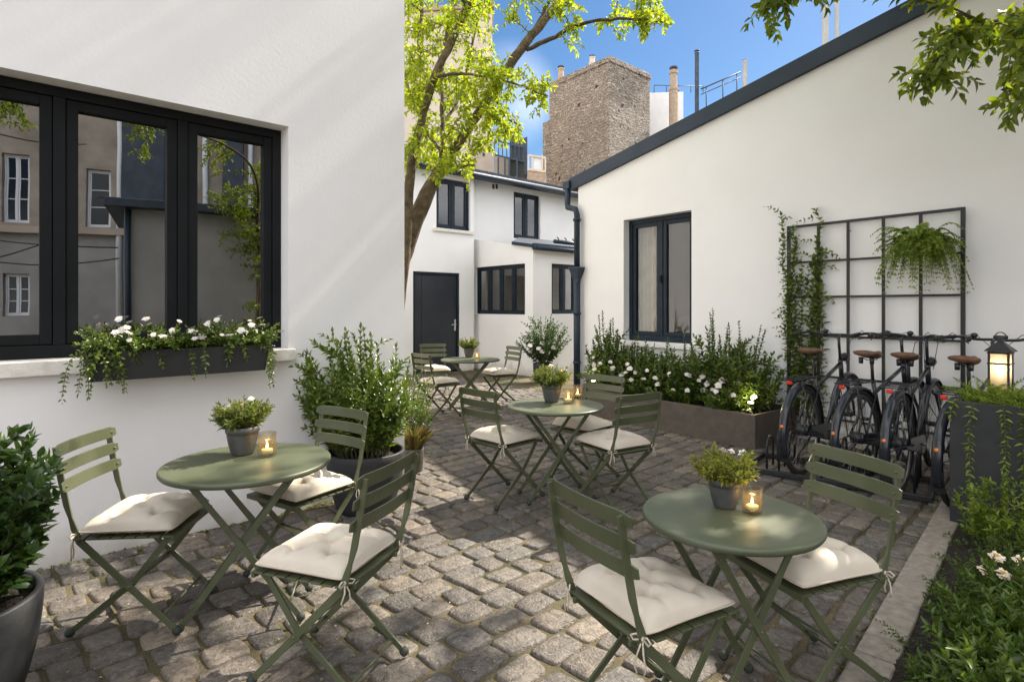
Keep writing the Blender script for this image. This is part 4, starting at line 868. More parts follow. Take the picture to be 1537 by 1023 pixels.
def make_table(label, loc, rz, dia, h=.72):
    t = thing('bistro_table', label, 'table', loc, rz, 'round olive bistro tables'); r = dia/2
    mb = MB(); mb.lathe([(0, h-.004), (r-.03, h-.006), (r-.022, h-.024), (r-.006, h-.026), (r, h-.018), (r, h-.006), (r-.004, h-.001), (r-.012, h), (r*.8, h+.0003), (0, h+.0004)], 96); mb.build('tabletop', M['olive_top'], t)
    k = r*.66; w = .145
    for s in (-1, 1):
        for e in (-1, 1):
            y = s*(w if e > 0 else w-.012); mb = MB(); p = [V(-e*k, y, h-.012), V(e*k*.05, y, h*.47), V(e*k*1.05, y, .018)]; mb.ribbon([p[0], p[0]+(p[2]-p[0])*.12, p[0]+(p[2]-p[0])*.2, p[0]+(p[2]-p[0])*.5, p[2]], [.03, .03, .024, .03, .026], .010, V(0, 1, 0))
            for f_ in (.1, .5, .85): mb.lathe([(.007, 0), (.005, .004), (0, .005)], 8, p[0]+(p[2]-p[0])*f_+V(0, s*.005, 0), axis=V(0, s, 0))
            l_ = mb.build('leg', M['olive'], t, bevel=.0015); foot_cap(p[2], p[0]-p[2]).build('foot_cap', M['cap'], l_)
    for (x, z_) in ((0, h*.49), (k*.86, .11), (-k*.86, .11)): mb = MB(); mb.tube([V(x, -w, z_), V(x, w, z_)], .0055, 8); mb.build('stretcher', M['olive'], t)
    for s in (-1, 1): mb = MB(); mb.bar(V(s*k, -w, h-.024), V(s*k, w, h-.024), .025, .006, V(1, 0, 0)); mb.build('top_rail', M['olive'], t)
    return t
T = {}
for key, label, px, py, dia, rz, hh in (('left', 'round olive bistro table beside the left wall under the window box', 373, 691, .765, 12, .735), ('right', 'round olive bistro table in the right foreground nearest the kerb', 1096, 771, .63, 20, .72),
                              ('mid', 'round olive bistro table in the middle of the courtyard', 834, 607, .75, 15, .72), ('far', 'far round olive bistro table before the dark door and white bay', 706, 538.5, .86, 5, .72)):
    p = gnd(px, py, hh+.016); T[key] = (p, hh); make_table(label, (p[0], p[1], .016), H_(rz), dia, hh)
def on_table(px, py, key): z = T[key][1]+.0165; p = gnd(px, py, z); return p
def table_plant(key, px, py, label, sc, seed, flowers, lm=None):
    t = potted('potted_plant', label, 'potted plant', on_table(px, py, key), .050*sc, .072*sc, .135*sc, M['pot_grey'], seed, .16*sc, .15*sc, 60, .042*sc, .016*sc, lm or M['leaf_light'], side=2, base_r=.05*sc, group='plants on the tables', Wr=.34, hmin=.4, wall=.006*sc, band=.028*sc, lip=.004*sc)
    rng = np.random.default_rng(seed)
    for i in range(flowers):
        a = rng.uniform(0, 2*PI); rr = .11*sc*math.sqrt(rng.uniform(0, 1)); put_flower(FL_SMALL if i % 3 else FL_YELLOW, t, (rr*math.cos(a), rr*math.sin(a), sc*(.255-.5*rr*rr/sc/.12*.5)+rng.uniform(-.02, .01)), sc*rng.uniform(.7, 1.1), (rng.normal(0, .4), rng.normal(0, .4)))
    return t
table_plant('left', 364, 681, 'small bushy plant in a grey metal pot on the table by the left wall', 1.06, 11, 4)
table_plant('right', 1088, 760, 'small yellow-green plant in a grey metal pot on the right foreground table', .84, 12, 5, M['leaf_herb'])
table_plant('mid', 828, 603, 'small bushy plant in a grey pot on the middle table', 1.1, 13, 8)
table_plant('far', 704, 536, 'small plant in a grey pot on the far table', 1.10, 14, 3)
M['cupglass'] = glassmat('amber_candle_glass', .04, (.80, .79, .72), edge=.45)
_t = M['cupglass'].node_tree; _o = _t.nodes['Material Output']; _s = _o.inputs['Surface'].links[0].from_socket; _tr = _t.nodes.new('ShaderNodeBsdfTranslucent'); _tr.inputs['Color'].default_value = (.9, .72, .45, 1)
_mx = _t.nodes.new('ShaderNodeMixShader'); _mx.inputs[0].default_value = .035; _t.links.new(_s, _mx.inputs[1]); _t.links.new(_tr.outputs[0], _mx.inputs[2]); _t.links.new(_mx.outputs[0], _o.inputs['Surface'])
def candle(key, px, py, label, sc, glow=.13, loc=None):
    p = on_table(px, py, key) if loc is None else loc
    t = thing('candle_glass', label, 'candle', p, 0, 'lit candles in glasses')
    r, h = .042*sc, .112*sc; mb = MB(); mb.lathe([(0, .002), (r*.9, .002), (r*.97, .008), (r, h*.5), (r*1.02, h), (r*.94, h), (r*.92, h*.5), (r*.88, .016), (0, .014)], 28); mb.build('glass_cup', M['cupglass'], t)
    mb = MB(); mb.lathe([(0, .0155), (r*.62, .0155), (r*.62, .034*sc), (r*.5, .035*sc), (0, .033*sc)], 18); mb.build('wax', M['wax'], t)
    mb = MB(); mb.lathe([(0, .036*sc), (.0045*sc, .042*sc), (.006*sc, .048*sc), (.0035*sc, .058*sc), (0, .068*sc)], 10); mb.build('flame', M['flame'], t)
    l = bpy.data.lights.new('candle_light', 'POINT'); l.energy = glow; l.color = (1, .62, .28); l.shadow_soft_size = .012; lo_ = bpy.data.objects.new('candle_light', l); COL.objects.link(lo_); lo_.parent = t; lo_.location = (0, 0, .078*sc)
    return t
candle('left', 401, 684, 'lit candle in a ribbed glass beside the pot on the table by the left wall', 1.05)
candle('right', 1129, 769, 'lit candle in a glass beside the pot on the right foreground table', .84)
candle('mid', 853, 605, 'lit candle in a glass at the front of the middle table', 1.05)
candle('mid', 867, 597, 'lit candle in a glass at the back edge of the middle table nearest the planter', .98)
candle('far', 716, 538, 'lit candle in a glass on the far table', 1.0)

# ================================================================== BICYCLES AND RACK
def make_bike(label, loc, rz):
    t = thing('bicycle', label, 'bicycle', loc, rz, 'black bicycles in the rack'); t.scale = (1.06,)*3; R = .372; fx = 1.06
    def wheel(x, front):
        tm = MB(); pr = []; n = 56
        for k in range(n): a = 2*PI*k/n; pr.append(V(x+(R-.02)*math.cos(a), 0, R+(R-.02)*math.sin(a)))
        tm.tube(pr, .021, 10, closed=True)
        w_ = tm.build('wheel', M['tire'], t)
        rm = MB(); rr = R-.045
        def ring(r_, y_): return [V(x+r_*math.cos(2*PI*k/n), y_, R+r_*math.sin(2*PI*k/n)) for k in range(n)]
        A = [ring(rr+.012, -.013), ring(rr+.012, .013), ring(rr-.008, .008), ring(rr-.008, -.008)]
        vs = [q_ for r_ in A for q_ in r_]; fs = [(a*n+k, a*n+(k+1) % n, ((a+1) % 4)*n+(k+1) % n, ((a+1) % 4)*n+k) for a in range(4) for k in range(n)]
        rm.add(vs, fs, True); rm.build('rim', M['bikemetal'], w_)
        sp = MB()
        for k in range(28):
            a = 2*PI*k/28; s = 1 if k % 2 else -1; b = a+(.9 if (k//2) % 2 else -.9)
            sp.tube([V(x+.022*math.cos(b), s*.026, R+.022*math.sin(b)), V(x+rr*math.cos(a), 0, R+rr*math.sin(a))], .0013, 4, cap=False)
        sp.build('spokes', M['bikemetal'], w_)
        hb_ = MB(); hr = .045 if not front else .022
        hb_.lathe([(.008, -.075), (.008, -.04), (hr, -.038), (hr, .038), (.008, .04), (.008, .075)], 18, V(x, 0, R), axis=V(0, 1, 0)); hb_.build('hub', M['iron'], w_)
        fd = MB(); a0, a1 = (math.radians(-8), math.radians(172)) if front else (math.radians(10), math.radians(205)); m = 30; rf_ = R+.022; pv = []; pf = []
        for i in range(m+1):
            a = a0+(a1-a0)*i/m
            for (yy, rr_) in ((-.034, -.014), (-.024, .002), (0, .007), (.024, .002), (.034, -.014)): pv.append(V(x+(rf_+rr_)*math.cos(a), yy, R+(rf_+rr_)*math.sin(a)))
        for i in range(m):
            for k in range(4): pf.append((i*5+k, i*5+k+1, (i+1)*5+k+1, (i+1)*5+k))
        fd.add(pv, pf, True)
        for s in (-1, 1): fd.tube([V(x, s*.06, R), V(x+(rf_-.01)*math.cos(a1-.45), s*.032, R+(rf_-.01)*math.sin(a1-.45))], .0035, 5)
        f = fd.build('mudguard', M['bike'], t, fix=False); so = f.modifiers.new('solid', 'SOLIDIFY'); so.thickness = .002
        return f
    fr = wheel(0, False); wheel(fx, True)
    BB = V(.47, 0, .30); ST = V(.27, 0, .80); HB = V(.91, 0, .70); HT = V(.865, 0, .90); TT = V(.31, 0, .70)
    mb = MB(); mb.tube([BB, ST], .0165, 10); mb.tube([BB, HB+V(.003, 0, .02)], .019, 10); mb.tube([TT, HT-V(0, 0, .03)], .016, 10); mb.tube([HB, HT], .021, 12)
    for s in (-1, 1): mb.tube([V(0, s*.06, R), BB+V(-.05, s*.03, 0)], .010, 8); mb.tube([V(0, s*.06, R), ST+V(.01, s*.022, -.08)], .008, 8)
    mb.lathe([(.024, -.045), (.024, .045)], 14, BB, axis=V(0, 1, 0)); mb.build('frame', M['bike'], t)
    mb = MB()
    for s in (-1, 1): mb.tube([HB+V(.003, s*.01, -.01), HB+V(.012, s*.05, -.06), V(fx-.03, s*.055, R+.13), V(fx, s*.058, R)], [.014, .014, .012, .009], 8)
    mb.build('fork', M['bike'], t)
    mb = MB(); sc_ = HT+V(-.04, 0, .215); mb.tube([HT, HT+V(-.03, 0, .14), sc_, sc_+V(.06, 0, .02)], .013, 10)
    c = sc_+V(.06, 0, .02); h = MB(); gl = [c+V(-.26, -.315, .0), c+V(-.15, -.30, .012), c+V(-.05, -.24, .022), c+V(0, -.13, -.004), c, c+V(0, .13, -.004), c+V(-.05, .24, .022), c+V(-.15, .30, .012), c+V(-.26, .315, 0)]
    def smooth(p, it=2):
        p = [np.asarray(q_) for q_ in p]
        for _ in range(it):
            o = [p[0]]
            for i in range(len(p)-1): o += [p[i]*.75+p[i+1]*.25, p[i]*.25+p[i+1]*.75]
            p = o+[p[-1]]
        return p
    mb.tube(smooth(gl), .0115, 8); hbar = mb.build('handlebar', M['bike'], t)
    for s in (-1, 1):
        g_ = MB(); g_.tube([c+V(-.27, s*.317, 0), c+V(-.15, s*.302, .012)], .0165, 10); g_.build('grip', M['tire'], hbar)
        lv_ = MB(); lv_.tube([c+V(-.06, s*.235, .01), c+V(-.08, s*.27, -.02), c+V(-.17, s*.30, -.032)], .005, 6); lv_.tube([c+V(-.05, s*.22, .01), c+V(.09, s*.15, .04), c+V(.09, s*.05, -.06), HT+V(.05, s*.03, -.04)], .003, 5); lv_.build('brake_lever', M['iron'], hbar)
    b_ = MB(); b_.sphere(c+V(-.04, .12, .03), .026, 12, (1, 1, .8)); b_.build('bell', M['iron'], hbar)
    lm = MB(); lm.lathe([(.02, -.05), (.036, -.02), (.042, .03), (.036, .035), (0, .03)], 16, HT+V(.09, 0, .02), axis=V(1, 0, 0)); lm.build('headlight', M['iron'], t)
    # saddle
    mb = MB(); sv = []; sf = []; n = 14; m = 12; s0 = V(.245, 0, 1.01)
    for i in range(n+1):
        u_ = i/n; x = -.135+.27*u_; wdt = .088*(1-u_)**.7*(.55+.45*min(1, u_*5+.35))+.021; zt = .012*math.cos(u_*5)+.008*(1-u_)
        for k in range(m): a = 2*PI*k/m; sv.append(s0+V(x+.0*math.cos(a), wdt*math.cos(a), zt+(.020 if math.sin(a) > 0 else .030)*math.sin(a)))
    for i in range(n):
        for k in range(m): sf.append((i*m+k, i*m+(k+1) % m, (i+1)*m+(k+1) % m, (i+1)*m+k))
    sf += [tuple(range(m))[::-1], tuple(n*m+k for k in range(m))]; mb.add(sv, sf, True); sa = mb.build('saddle', M['leather'], t)
    mb = MB(); mb.tube([ST-V(0, 0, .02), s0+V(.0, 0, -.02)], .0125, 10)
    for s in (-1, 1): mb.tube([s0+V(-.10, s*.03, -.02), s0+V(-.03, s*.02, -.045), s0+V(.05, s*.02, -.045), s0+V(.11, s*.01, -.015)], .0035, 6); mb.lathe([(.016, -.05), (.018, 0), (.016, .0)], 10, s0+V(-.09, s*.04, -.02), axis=Z)
    mb.build('seat_post', M['iron'], t)
    # rack, chain case, cranks
    mb = MB()
    for s in (-1, 1): mb.tube([V(.24, s*.02, .80), V(.18, s*.06, R*2+.065), V(-.24, s*.06, R*2+.065)], .006, 6); mb.tube([V(-.16, s*.06, R*2+.065), V(-.0, s*.07, R)], .005, 6)
    for x in (-.24, -.12, 0, .1): mb.tube([V(x, -.06, R*2+.065), V(x, .06, R*2+.065)], .005, 6)
    mb.build('luggage_rack', M['iron'], t)
    mb = MB(); cc = [V(.0+.038*math.cos(a), -.055, R+.038*math.sin(a)) for a in np.linspace(PI/2, 3*PI/2, 8)]+[V(.47+.078*math.cos(a), -.055, .30+.078*math.sin(a)) for a in np.linspace(-PI/2, PI/2, 10)]
    mb.prism(cc, V(0, .022, 0)); mb.build('chain_case', M['bike'], t, bevel=.006)
    mb = MB(); mb.tube([BB+V(0, -.075, 0), BB+V(.06, -.085, -.155)], .009, 8); mb.tube([BB+V(0, .065, 0), BB+V(-.06, .085, .155)], .009, 8); mb.tube([BB+V(0, -.075, 0), BB+V(0, .07, 0)], .01, 8); cr_ = mb.build('crank', M['bikemetal'], t)
    for s, q_ in ((-1, BB+V(.06, -.085, -.155)), (1, BB+V(-.06, .085, .155))): p_ = MB(); y0, y1 = sorted((q_[1], q_[1]+s*.09)); p_.box(q_[0]-.035, q_[0]+.035, y0, y1, q_[2]-.011, q_[2]+.011); p_.build('pedal', M['tire'], cr_, bevel=.004)
    mb = MB(); mb.box(-.262, -.243, -.020, .020, R*2+.028, R*2+.056); mb.build('rear_light', M['red_lens'], t, bevel=.006)
    a = math.radians(168); mb = MB(); mb.lathe([(0, -.004), (.011, -.003), (.013, .003), (.009, .006), (0, .007)], 12, V((R+.028)*math.cos(a), 0, R+(R+.028)*math.sin(a)), axis=V(math.cos(a), 0, math.sin(a))); mb.build('reflector', M['orange_lens'], fr)
    mb = MB(); a = math.radians(198); P_ = lambda a, y, d=0: V((R+.024+d)*math.cos(a), y, R+(R+.024+d)*math.sin(a))
    mb.add([P_(math.radians(190), -.033), P_(math.radians(190), .033), P_(math.radians(212), .037), P_(math.radians(212), -.037)], [(0, 1, 2, 3)]); f_ = mb.build('mud_flap', M['tire'], fr, fix=False); so = f_.modifiers.new('solid', 'SOLIDIFY'); so.thickness = .004
    mb = MB(); mb.tube([V(.40, .07, .27), V(.22, .16, .03), V(.17, .165, .012)], .008, 8); mb.build('kickstand', M['iron'], t)
    return t
INTO = unit(V(*(-N2)))   # into the rack, square to the right wall
bang = math.atan2(INTO[1], INTO[0])
b1 = gnd(1206, 716); 
bk_specs = [('black bicycle with brown saddle nearest the long planter, leftmost in the rack', gnd(1204, 716), 4), ('black bicycle with brown saddle second from the long planter in the rack', gnd(1287, 732), -2),
            ('black bicycle with brown saddle in the rack, third from the long planter', gnd(1350, 744), 5), ('black bicycle mostly hidden behind the tall dark planter with the lantern', gnd(1436, 765), -1)]
bproto = None
for i, (lb_, p, da) in enumerate(bk_specs):
    z_ = .022
    if bproto is None: bproto = make_bike(lb_, (p[0], p[1], z_), bang+H_(da))
    else: dup(bproto, lb_, (p[0], p[1], z_), bang+H_(da), 'black bicycles in the rack')
rk0, rk1 = gnd(1112, 707), gnd(1400, 757); rd = unit(rk1-rk0); rn = V(-rd[1], rd[0], 0)
if np.dot(rn, INTO) < 0: rn = -rn
rl = float(np.linalg.norm(rk1-rk0)); t = thing('bicycle_rack', 'black steel floor rack with wheel hoops holding the bicycles', 'bicycle rack', (rk0[0], rk0[1], 0)); off = V(rk0[0], rk0[1], 0)
mb = MB(); zb = .03
for d_ in (0, .62): mb.frame_box(rk0+rn*(d_-.022)+Z*(zb-.012), rd*rl, rn*.044, Z*.044)
for s_ in (.02, rl-.02): mb.frame_box(rk0+rd*(s_-.022)+rn*.022+Z*(zb-.011), rd*.044, rn*.576, Z*.042)
mb.build('base_frame', M['iron'], t, off, bevel=.005)
for sq_ in [float(np.dot(gnd(x, y)-rk0, rd)) for x, y in ((1166, 718), (1251, 732), (1321, 744), (1396, 757))]:
    for e in (0, -.10):
        s_ = sq_+e
        if s_ > rl-.03 or s_ < .03: continue
        for dd in (.0, .36):
            mb = MB(); b = rk0+rd*s_+rn*(dd+.03); w_ = .20; pts = [b+Z*.05, b+Z*.24]+[b+rn*(w_/2-w_/2*math.cos(a))+Z*(.24+.09*math.sin(a)) for a in np.linspace(.3, PI-.3, 6)]+[b+rn*w_+Z*.24, b+rn*w_+Z*.05]
            mb.tube(pts, .0105, 8); mb.build('hoop', M['iron'], t, off)
# ================================================================== TRELLIS, LANTERN, PLANTERS
t_p0 = RW.px(1184, 342, .05)[1]; ax_l, ax_r = RW.ax(1184, .05), RW.ax(1446, .05); zt_ = RW.px(1446, 313, .05)[1]; zb_ = .35
t = thing('trellis', 'black metal grid trellis fixed to the right wall above the bicycles', 'trellis', RW.p((ax_l+ax_r)/2, 0, .05)); off = RW.p((ax_l+ax_r)/2, 0, .05)
cols = [RW.ax(x, .05) for x in (1184, 1228.5, 1273, 1326, 1382, 1445.5)]
rows = [zt_]+[RW.px(1330, y, .05)[1] for y in (386, 444, 507.5, 573)]+[RW.px(1330, 640, .05)[1]]
mb = MB(); tk = .029
for a in (cols[0], cols[-1]): mb.wbox(RW, a-tk/2-.003, a+tk/2+.003, zb_, zt_+tk/2, .038, .062)
mb.wbox(RW, cols[-1]+tk/2+.003, cols[0]-tk/2-.003, zt_-tk/2, zt_+tk/2, .039, .061); mb.build('frame', M['iron'], t, off, bevel=.002)
mb = MB()
for a in cols[1:-1]: mb.wbox(RW, a-tk/2, a+tk/2, zb_, zt_-tk/2, .042, .058)
for z_ in rows[1:]: mb.wbox(RW, cols[-1]+tk/2+.003, cols[0]-tk/2-.003, z_-tk*.4, z_+tk*.4, .036, .054)
mb.build('grid', M['iron'], t, off, bevel=.0015)
mb = MB()
for a in (cols[0], cols[2], cols[-1]):
    for z_ in (zt_-.1, zb_+.15): mb.tube([RW.p(a, z_, 0), RW.p(a, z_, .045)], .008, 8)
mb.build('bracket', M['iron'], t, off)
# climbing vine
rng = np.random.default_rng(21); lv = Leaves(); st = MB(); vb = RW.p(cols[0]-.12, .0, .10); vt_ = thing('climbing_vine', 'leafy green vine climbing the left column of the trellis', 'climbing plant', vb)
for i in range(11):
    a = cols[0]-rng.uniform(-.02, 1)*(cols[0]-cols[1]); p = RW.p(cols[0]-.15+rng.normal(0, .06), .05, .08); pts = [p]; zz = .05; top = zt_+rng.uniform(-.7, .16)
    while zz < top:
        zz += .09; a += rng.normal(0, .028); a = min(max(a, cols[1]-.05), cols[0]+.10); pts.append(RW.p(a, zz, .055+rng.uniform(-.02, .045)))
    pts = np.array(pts); st.tube(pts, list(np.linspace(.006, .002, len(pts))), 5, cap=False); leafy_shoot(rng, lv, pts, .085, .05, t0=.12, spread=1.0, up=-.1, shrink=.2)
    for k in range(9):
        j = rng.integers(max(1, len(pts)//3), len(pts)); q_ = pts[j]; d_ = RW.u*rng.normal(0, .13)+RW.n*rng.uniform(.02, .10)+Z*rng.uniform(-.16, .12); p2 = bez(q_, q_+d_*.6+Z*.04, q_+d_, 5); leafy_shoot(rng, lv, p2, .052, .04, t0=.2)
lv.build('foliage', M['leaf_gloss'], vt_, vb, Wr=.6); st.build('stems', M['twig'], vt_, vb, fix=False)
# hanging fern
fc = RW.p(RW.ax(1383, .22), RW.px(1383, 372, .22)[1], .22); ft = thing('hanging_fern', 'bright green fern spilling from a basket on the trellis', 'hanging plant', fc)
mb = MB(); mb.lathe([(.02, -.11), (.09, -.10), (.13, -.02), (.135, .02), (.125, .02), (.0, .0)], 20); mb.build('basket', M['iron'], ft)
mb = MB(); mb.tube([V(0, 0, .0)-RW.n*.17+Z*.16, V(0, 0, .18), V(0, 0, .02)], .005, 6); mb.build('hook', M['iron'], ft)
rng = np.random.default_rng(8); lv = Leaves(); st = MB()
for i in range(240):
    az = rng.uniform(0, 2*PI); r_ = rng.uniform(.16, .44); dr = V(math.cos(az), math.sin(az), 0)
    dn = np.dot(dr, RW.n)
    if dn < -.2: r_ *= .4
    p0 = dr*.05; drop = rng.uniform(-.50, .14)*min(1, r_/.3); tip = dr*r_*.95+Z*drop; mid = dr*r_*.55+Z*(.14+max(drop, 0)*.9+rng.uniform(0, .12)); pts = bez(p0, mid, tip, 12)
    st.tube(pts[::2], .0018, 4, cap=False); seg = np.diff(pts, axis=0)
    for j in range(2, 12):
        d_ = unit(seg[min(j, 10)-0 if j < 11 else 10]); u_ = unit(np.cross(d_, Z+V(.01, 0, 0))); p = pts[j-1]
        for f in (.0, .5):
            q_ = p+(pts[min(j, 11)]-p)*f
            for s in (-1, 1): lv.add(q_, unit(u_*s+d_*.45+Z*rng.normal(-.05, .2)), unit(Z+rng.normal(0, .35, 3)+dr*.3), rng.uniform(.042, .064)*(1.1-.5*j/12))
lv.build('fronds', M['leaf_fern'], ft, Wr=.42); st.build('stems', M['stem'], ft, fix=False)
# tall dark planter with trailing plant
q0 = gnd(1425, 792); off = V(q0[0], q0[1], 0); du, dn_ = -D2, -N2; tz_ = EYE-(600-HY)/F*q0[1]; pw, pd = 1.0, .5
t = thing('tall_planter', 'tall matt black box planter with trailing greenery beside the kerb', 'planter', off)
mb = MB(); wl_ = .03
mb.frame_box(q0*1, du*pw, dn_*wl_, Z*tz_); mb.frame_box(q0+dn_*(pd-wl_), du*pw, dn_*wl_, Z*tz_); mb.frame_box(q0+dn_*wl_, du*wl_, dn_*(pd-2*wl_), Z*(tz_-.0)); mb.frame_box(q0+dn_*wl_+du*(pw-wl_), du*wl_, dn_*(pd-2*wl_), Z*tz_); mb.build('box', M['pot_black'], t, off, bevel=.006)
mb = MB(); mb.frame_box(q0+dn_*wl_+du*wl_+Z*.05, du*(pw-2*wl_), dn_*(pd-2*wl_), Z*(tz_-.09)); mb.build('soil', M['soil'], t, off)
rng = np.random.default_rng(33); lv = Leaves(); st = MB()
for i in range(260):
    b = q0+du*rng.uniform(.05, pw-.05)+dn_*rng.uniform(.05, pd-.06)+Z*(tz_-.05); az = rng.uniform(0, 2*PI); l_ = rng.uniform(.10, .27); tip = b+V(math.cos(az)*l_*.9, math.sin(az)*l_*.9, l_*rng.uniform(.25, .85)); pts = bez(b, (b+tip)/2+Z*.03, tip, 6); st.tube(pts[::2], .0016, 4, cap=False); leafy_shoot(rng, lv, pts, .040, .014, t0=.1)
for (s_, l_) in ((.14, .52), (.30, .50), (.40, .58), (.56, .30), (.66, .6), (.8, .4), (.05, .12)):
    for k in range(1): vine(rng, lv, st, q0+du*(s_+rng.normal(0, .015))-dn_*.018+Z*(tz_-.01), l_*rng.uniform(.85, 1.1), .052, .026, drift=-dn_*0)
lv.build('foliage', M['leaf_fern'], t, off, Wr=.34); st.build('stems', M['stem'], t, off, fix=False)
# lantern on the planter
lz = tz_+.005; lc = gnd(1502, 592, lz); lf = thing('lantern', 'black metal lantern glowing warm on top of the tall planter', 'lantern', lc, math.atan2(du[1], du[0]))
w_, h_ = .060, .31; mb = MB()
mb.box(-w_-.012, w_+.012, -w_-.012, w_+.012, 0, .018)
for sx_ in (-1, 1):
    for sy_ in (-1, 1): x, y = sx_*(w_-.006), sy_*(w_-.006); mb.box(x-.007, x+.007, y-.007, y+.007, .018, h_)
for z_ in (h_-.012, h_*.72): 
    for s in (-1, 1): mb.box(-w_-.004, w_+.004, s*w_-.006, s*w_+.006, z_-.006, z_+.006); mb.box(s*w_-.006, s*w_+.006, -w_+.006, w_-.006, z_-.0055, z_+.0055)
mb.build('frame', M['iron'], lf, bevel=.002)
mb = MB(); k_ = w_+.022; mb.add([V(-k_, -k_, h_), V(k_, -k_, h_), V(k_, k_, h_), V(-k_, k_, h_), V(-.02, -.02, h_+.065), V(.02, -.02, h_+.065), V(.02, .02, h_+.065), V(-.02, .02, h_+.065)], [(0, 3, 2, 1), (0, 1, 5, 4), (1, 2, 6, 5), (2, 3, 7, 6), (3, 0, 4, 7), (4, 5, 6, 7)])
mb.box(-.018, .018, -.018, .018, h_+.064, h_+.10); rf_ = mb.build('roof', M['iron'], lf, bevel=.002)
mb = MB(); mb.tube([V(-.04, 0, h_+.10), V(.04, 0, h_+.10)], .012, 8); mb.tube([V(.03*math.cos(a), 0, h_+.105+.03*math.sin(a)) for a in np.linspace(0, PI, 8)], .004, 6); mb.build('handle', M['iron'], rf_)
def frosted():
    m, t_, b = newmat('frosted_lantern_glass'); out = t_.nodes['Material Output']; tp = t_.nodes.new('ShaderNodeBsdfTransparent'); tp.inputs['Color'].default_value = (.95, .9, .8, 1)
    tr = t_.nodes.new('ShaderNodeBsdfTranslucent'); tr.inputs['Color'].default_value = (.95, .85, .68, 1); mx = t_.nodes.new('ShaderNodeMixShader'); mx.inputs[0].default_value = .55
    t_.links.new(tp.outputs[0], mx.inputs[1]); t_.links.new(tr.outputs[0], mx.inputs[2]); t_.links.new(mx.outputs[0], out.inputs['Surface']); return m
M['frost'] = frosted(); mb = MB(); e = w_-.008
for a, b in (((-e, -e), (e, -e)), ((e, -e), (e, e)), ((e, e), (-e, e)), ((-e, e), (-e, -e))): mb.quad(V(*a, .02), V(*b, .02), V(*b, h_-.01), V(*a, h_-.01))
mb.build('pane', M['frost'], lf)
mb = MB(); mb.lathe([(0, .13), (.016, .14), (.02, .16), (.014, .18), (0, .19)], 12); mb.build('bulb', M['lampglow'], lf)
mb = MB(); mb.lathe([(.03, .018), (.03, .10), (.012, .13), (0, .13)], 14); mb.build('candle', M['wax'], lf)
l = bpy.data.lights.new('lantern_light', 'POINT'); l.energy = .38; l.color = (1, .74, .42); l.shadow_soft_size = .022; lo_ = bpy.data.objects.new('lantern_light', l); COL.objects.link(lo_); lo_.parent = lf; lo_.location = (0, 0, .215)
# long low planter under the right window
p0 = gnd(1133.5, 676); off = V(p0[0], p0[1], 0); LL = 2.62; ph = .37; pd = .88
t = thing('long_planter', 'long low dark stone planter along the right wall', 'planter', off)
mb = MB(); wl_ = .04
mb.frame_box(p0, D2*LL, -N2*wl_, Z*ph); mb.frame_box(p0-N2*(pd-wl_), D2*LL, -N2*wl_, Z*ph); mb.frame_box(p0-N2*wl_, D2*wl_, -N2*(pd-2*wl_), Z*ph); mb.frame_box(p0-N2*wl_+D2*(LL-wl_), D2*wl_, -N2*(pd-2*wl_), Z*ph); mb.build('box', M['planter'], t, off, bevel=.006)
mb = MB(); mb.frame_box(p0-N2*wl_+D2*wl_+Z*.03, D2*(LL-2*wl_), -N2*(pd-2*wl_), Z*(ph-.07)); mb.build('soil', M['soil'], t, off)
# ================================================================== PLANTS IN PLACE
rng = np.random.default_rng(77)
sh = [ # along planter (m), across, height, radius, label, flowers
 (.36, .40, .78, .42, 'leafy shrub with tall shoots at the near right end of the long planter', 9),
 (.78, .52, .88, .42, 'tallest leafy shrub in the long planter, right of the window', 8),
 (1.22, .45, .60, .40, 'leafy shrub in the long planter below the right edge of the window', 7),
 (1.62, .48, .58, .38, 'leafy shrub in the long planter under the middle of the window', 4),
 (2.02, .42, .60, .38, 'white-flowered shrub in the long planter left of the window', 12),
 (2.42, .46, .88, .38, 'tall-shooted shrub at the far left end of the long planter by the downpipe', 7)]
for i, (s_, c_, H, R, label, nf) in enumerate(sh):
    p = p0+D2*s_-N2*c_+Z*(ph-.04); t = thing('shrub', label, 'shrub', p, 0, 'shrubs in the long planter')
    lv, st = shrub_data(100+i, H*1.08, R, 62, .10, .042, .15, 2, hmin=.38); lv2, st2 = shrub_data(140+i, H*1.45, R*.85, 10, .075, .036, .1, 0, hmin=.7)
    for a_ in ('P', 'D', 'N', 'L'): getattr(lv, a_).extend(getattr(lv2, a_))
    # low skirt of bigger leaves leaning over the front edge
    lv3, st3 = shrub_data(180+i, .30, R*1.12, 36, .095, .04, .1, 1, lean=tuple((N2*.5)[:2]), hmin=.4)
    for a_ in ('P', 'D', 'N', 'L'): getattr(lv, a_).extend(getattr(lv3, a_))
    lv.build('foliage', M['leaf_hedge'], t, Wr=.44); st.build('stems', M['stem'], t, fix=False); st2.build('shoots', M['stem'], t, fix=False)
    for k in range(nf):
        f = N2*rng.uniform(.18, .40)+D2*rng.normal(0, .15)+Z*rng.uniform(.16, .36)*(1.25 if i in (4, 5) else 1); put_flower(FL_WHITE, t, f, rng.uniform(.75, 1.2), (rng.normal(.5, .3), rng.normal(-.3, .3)))
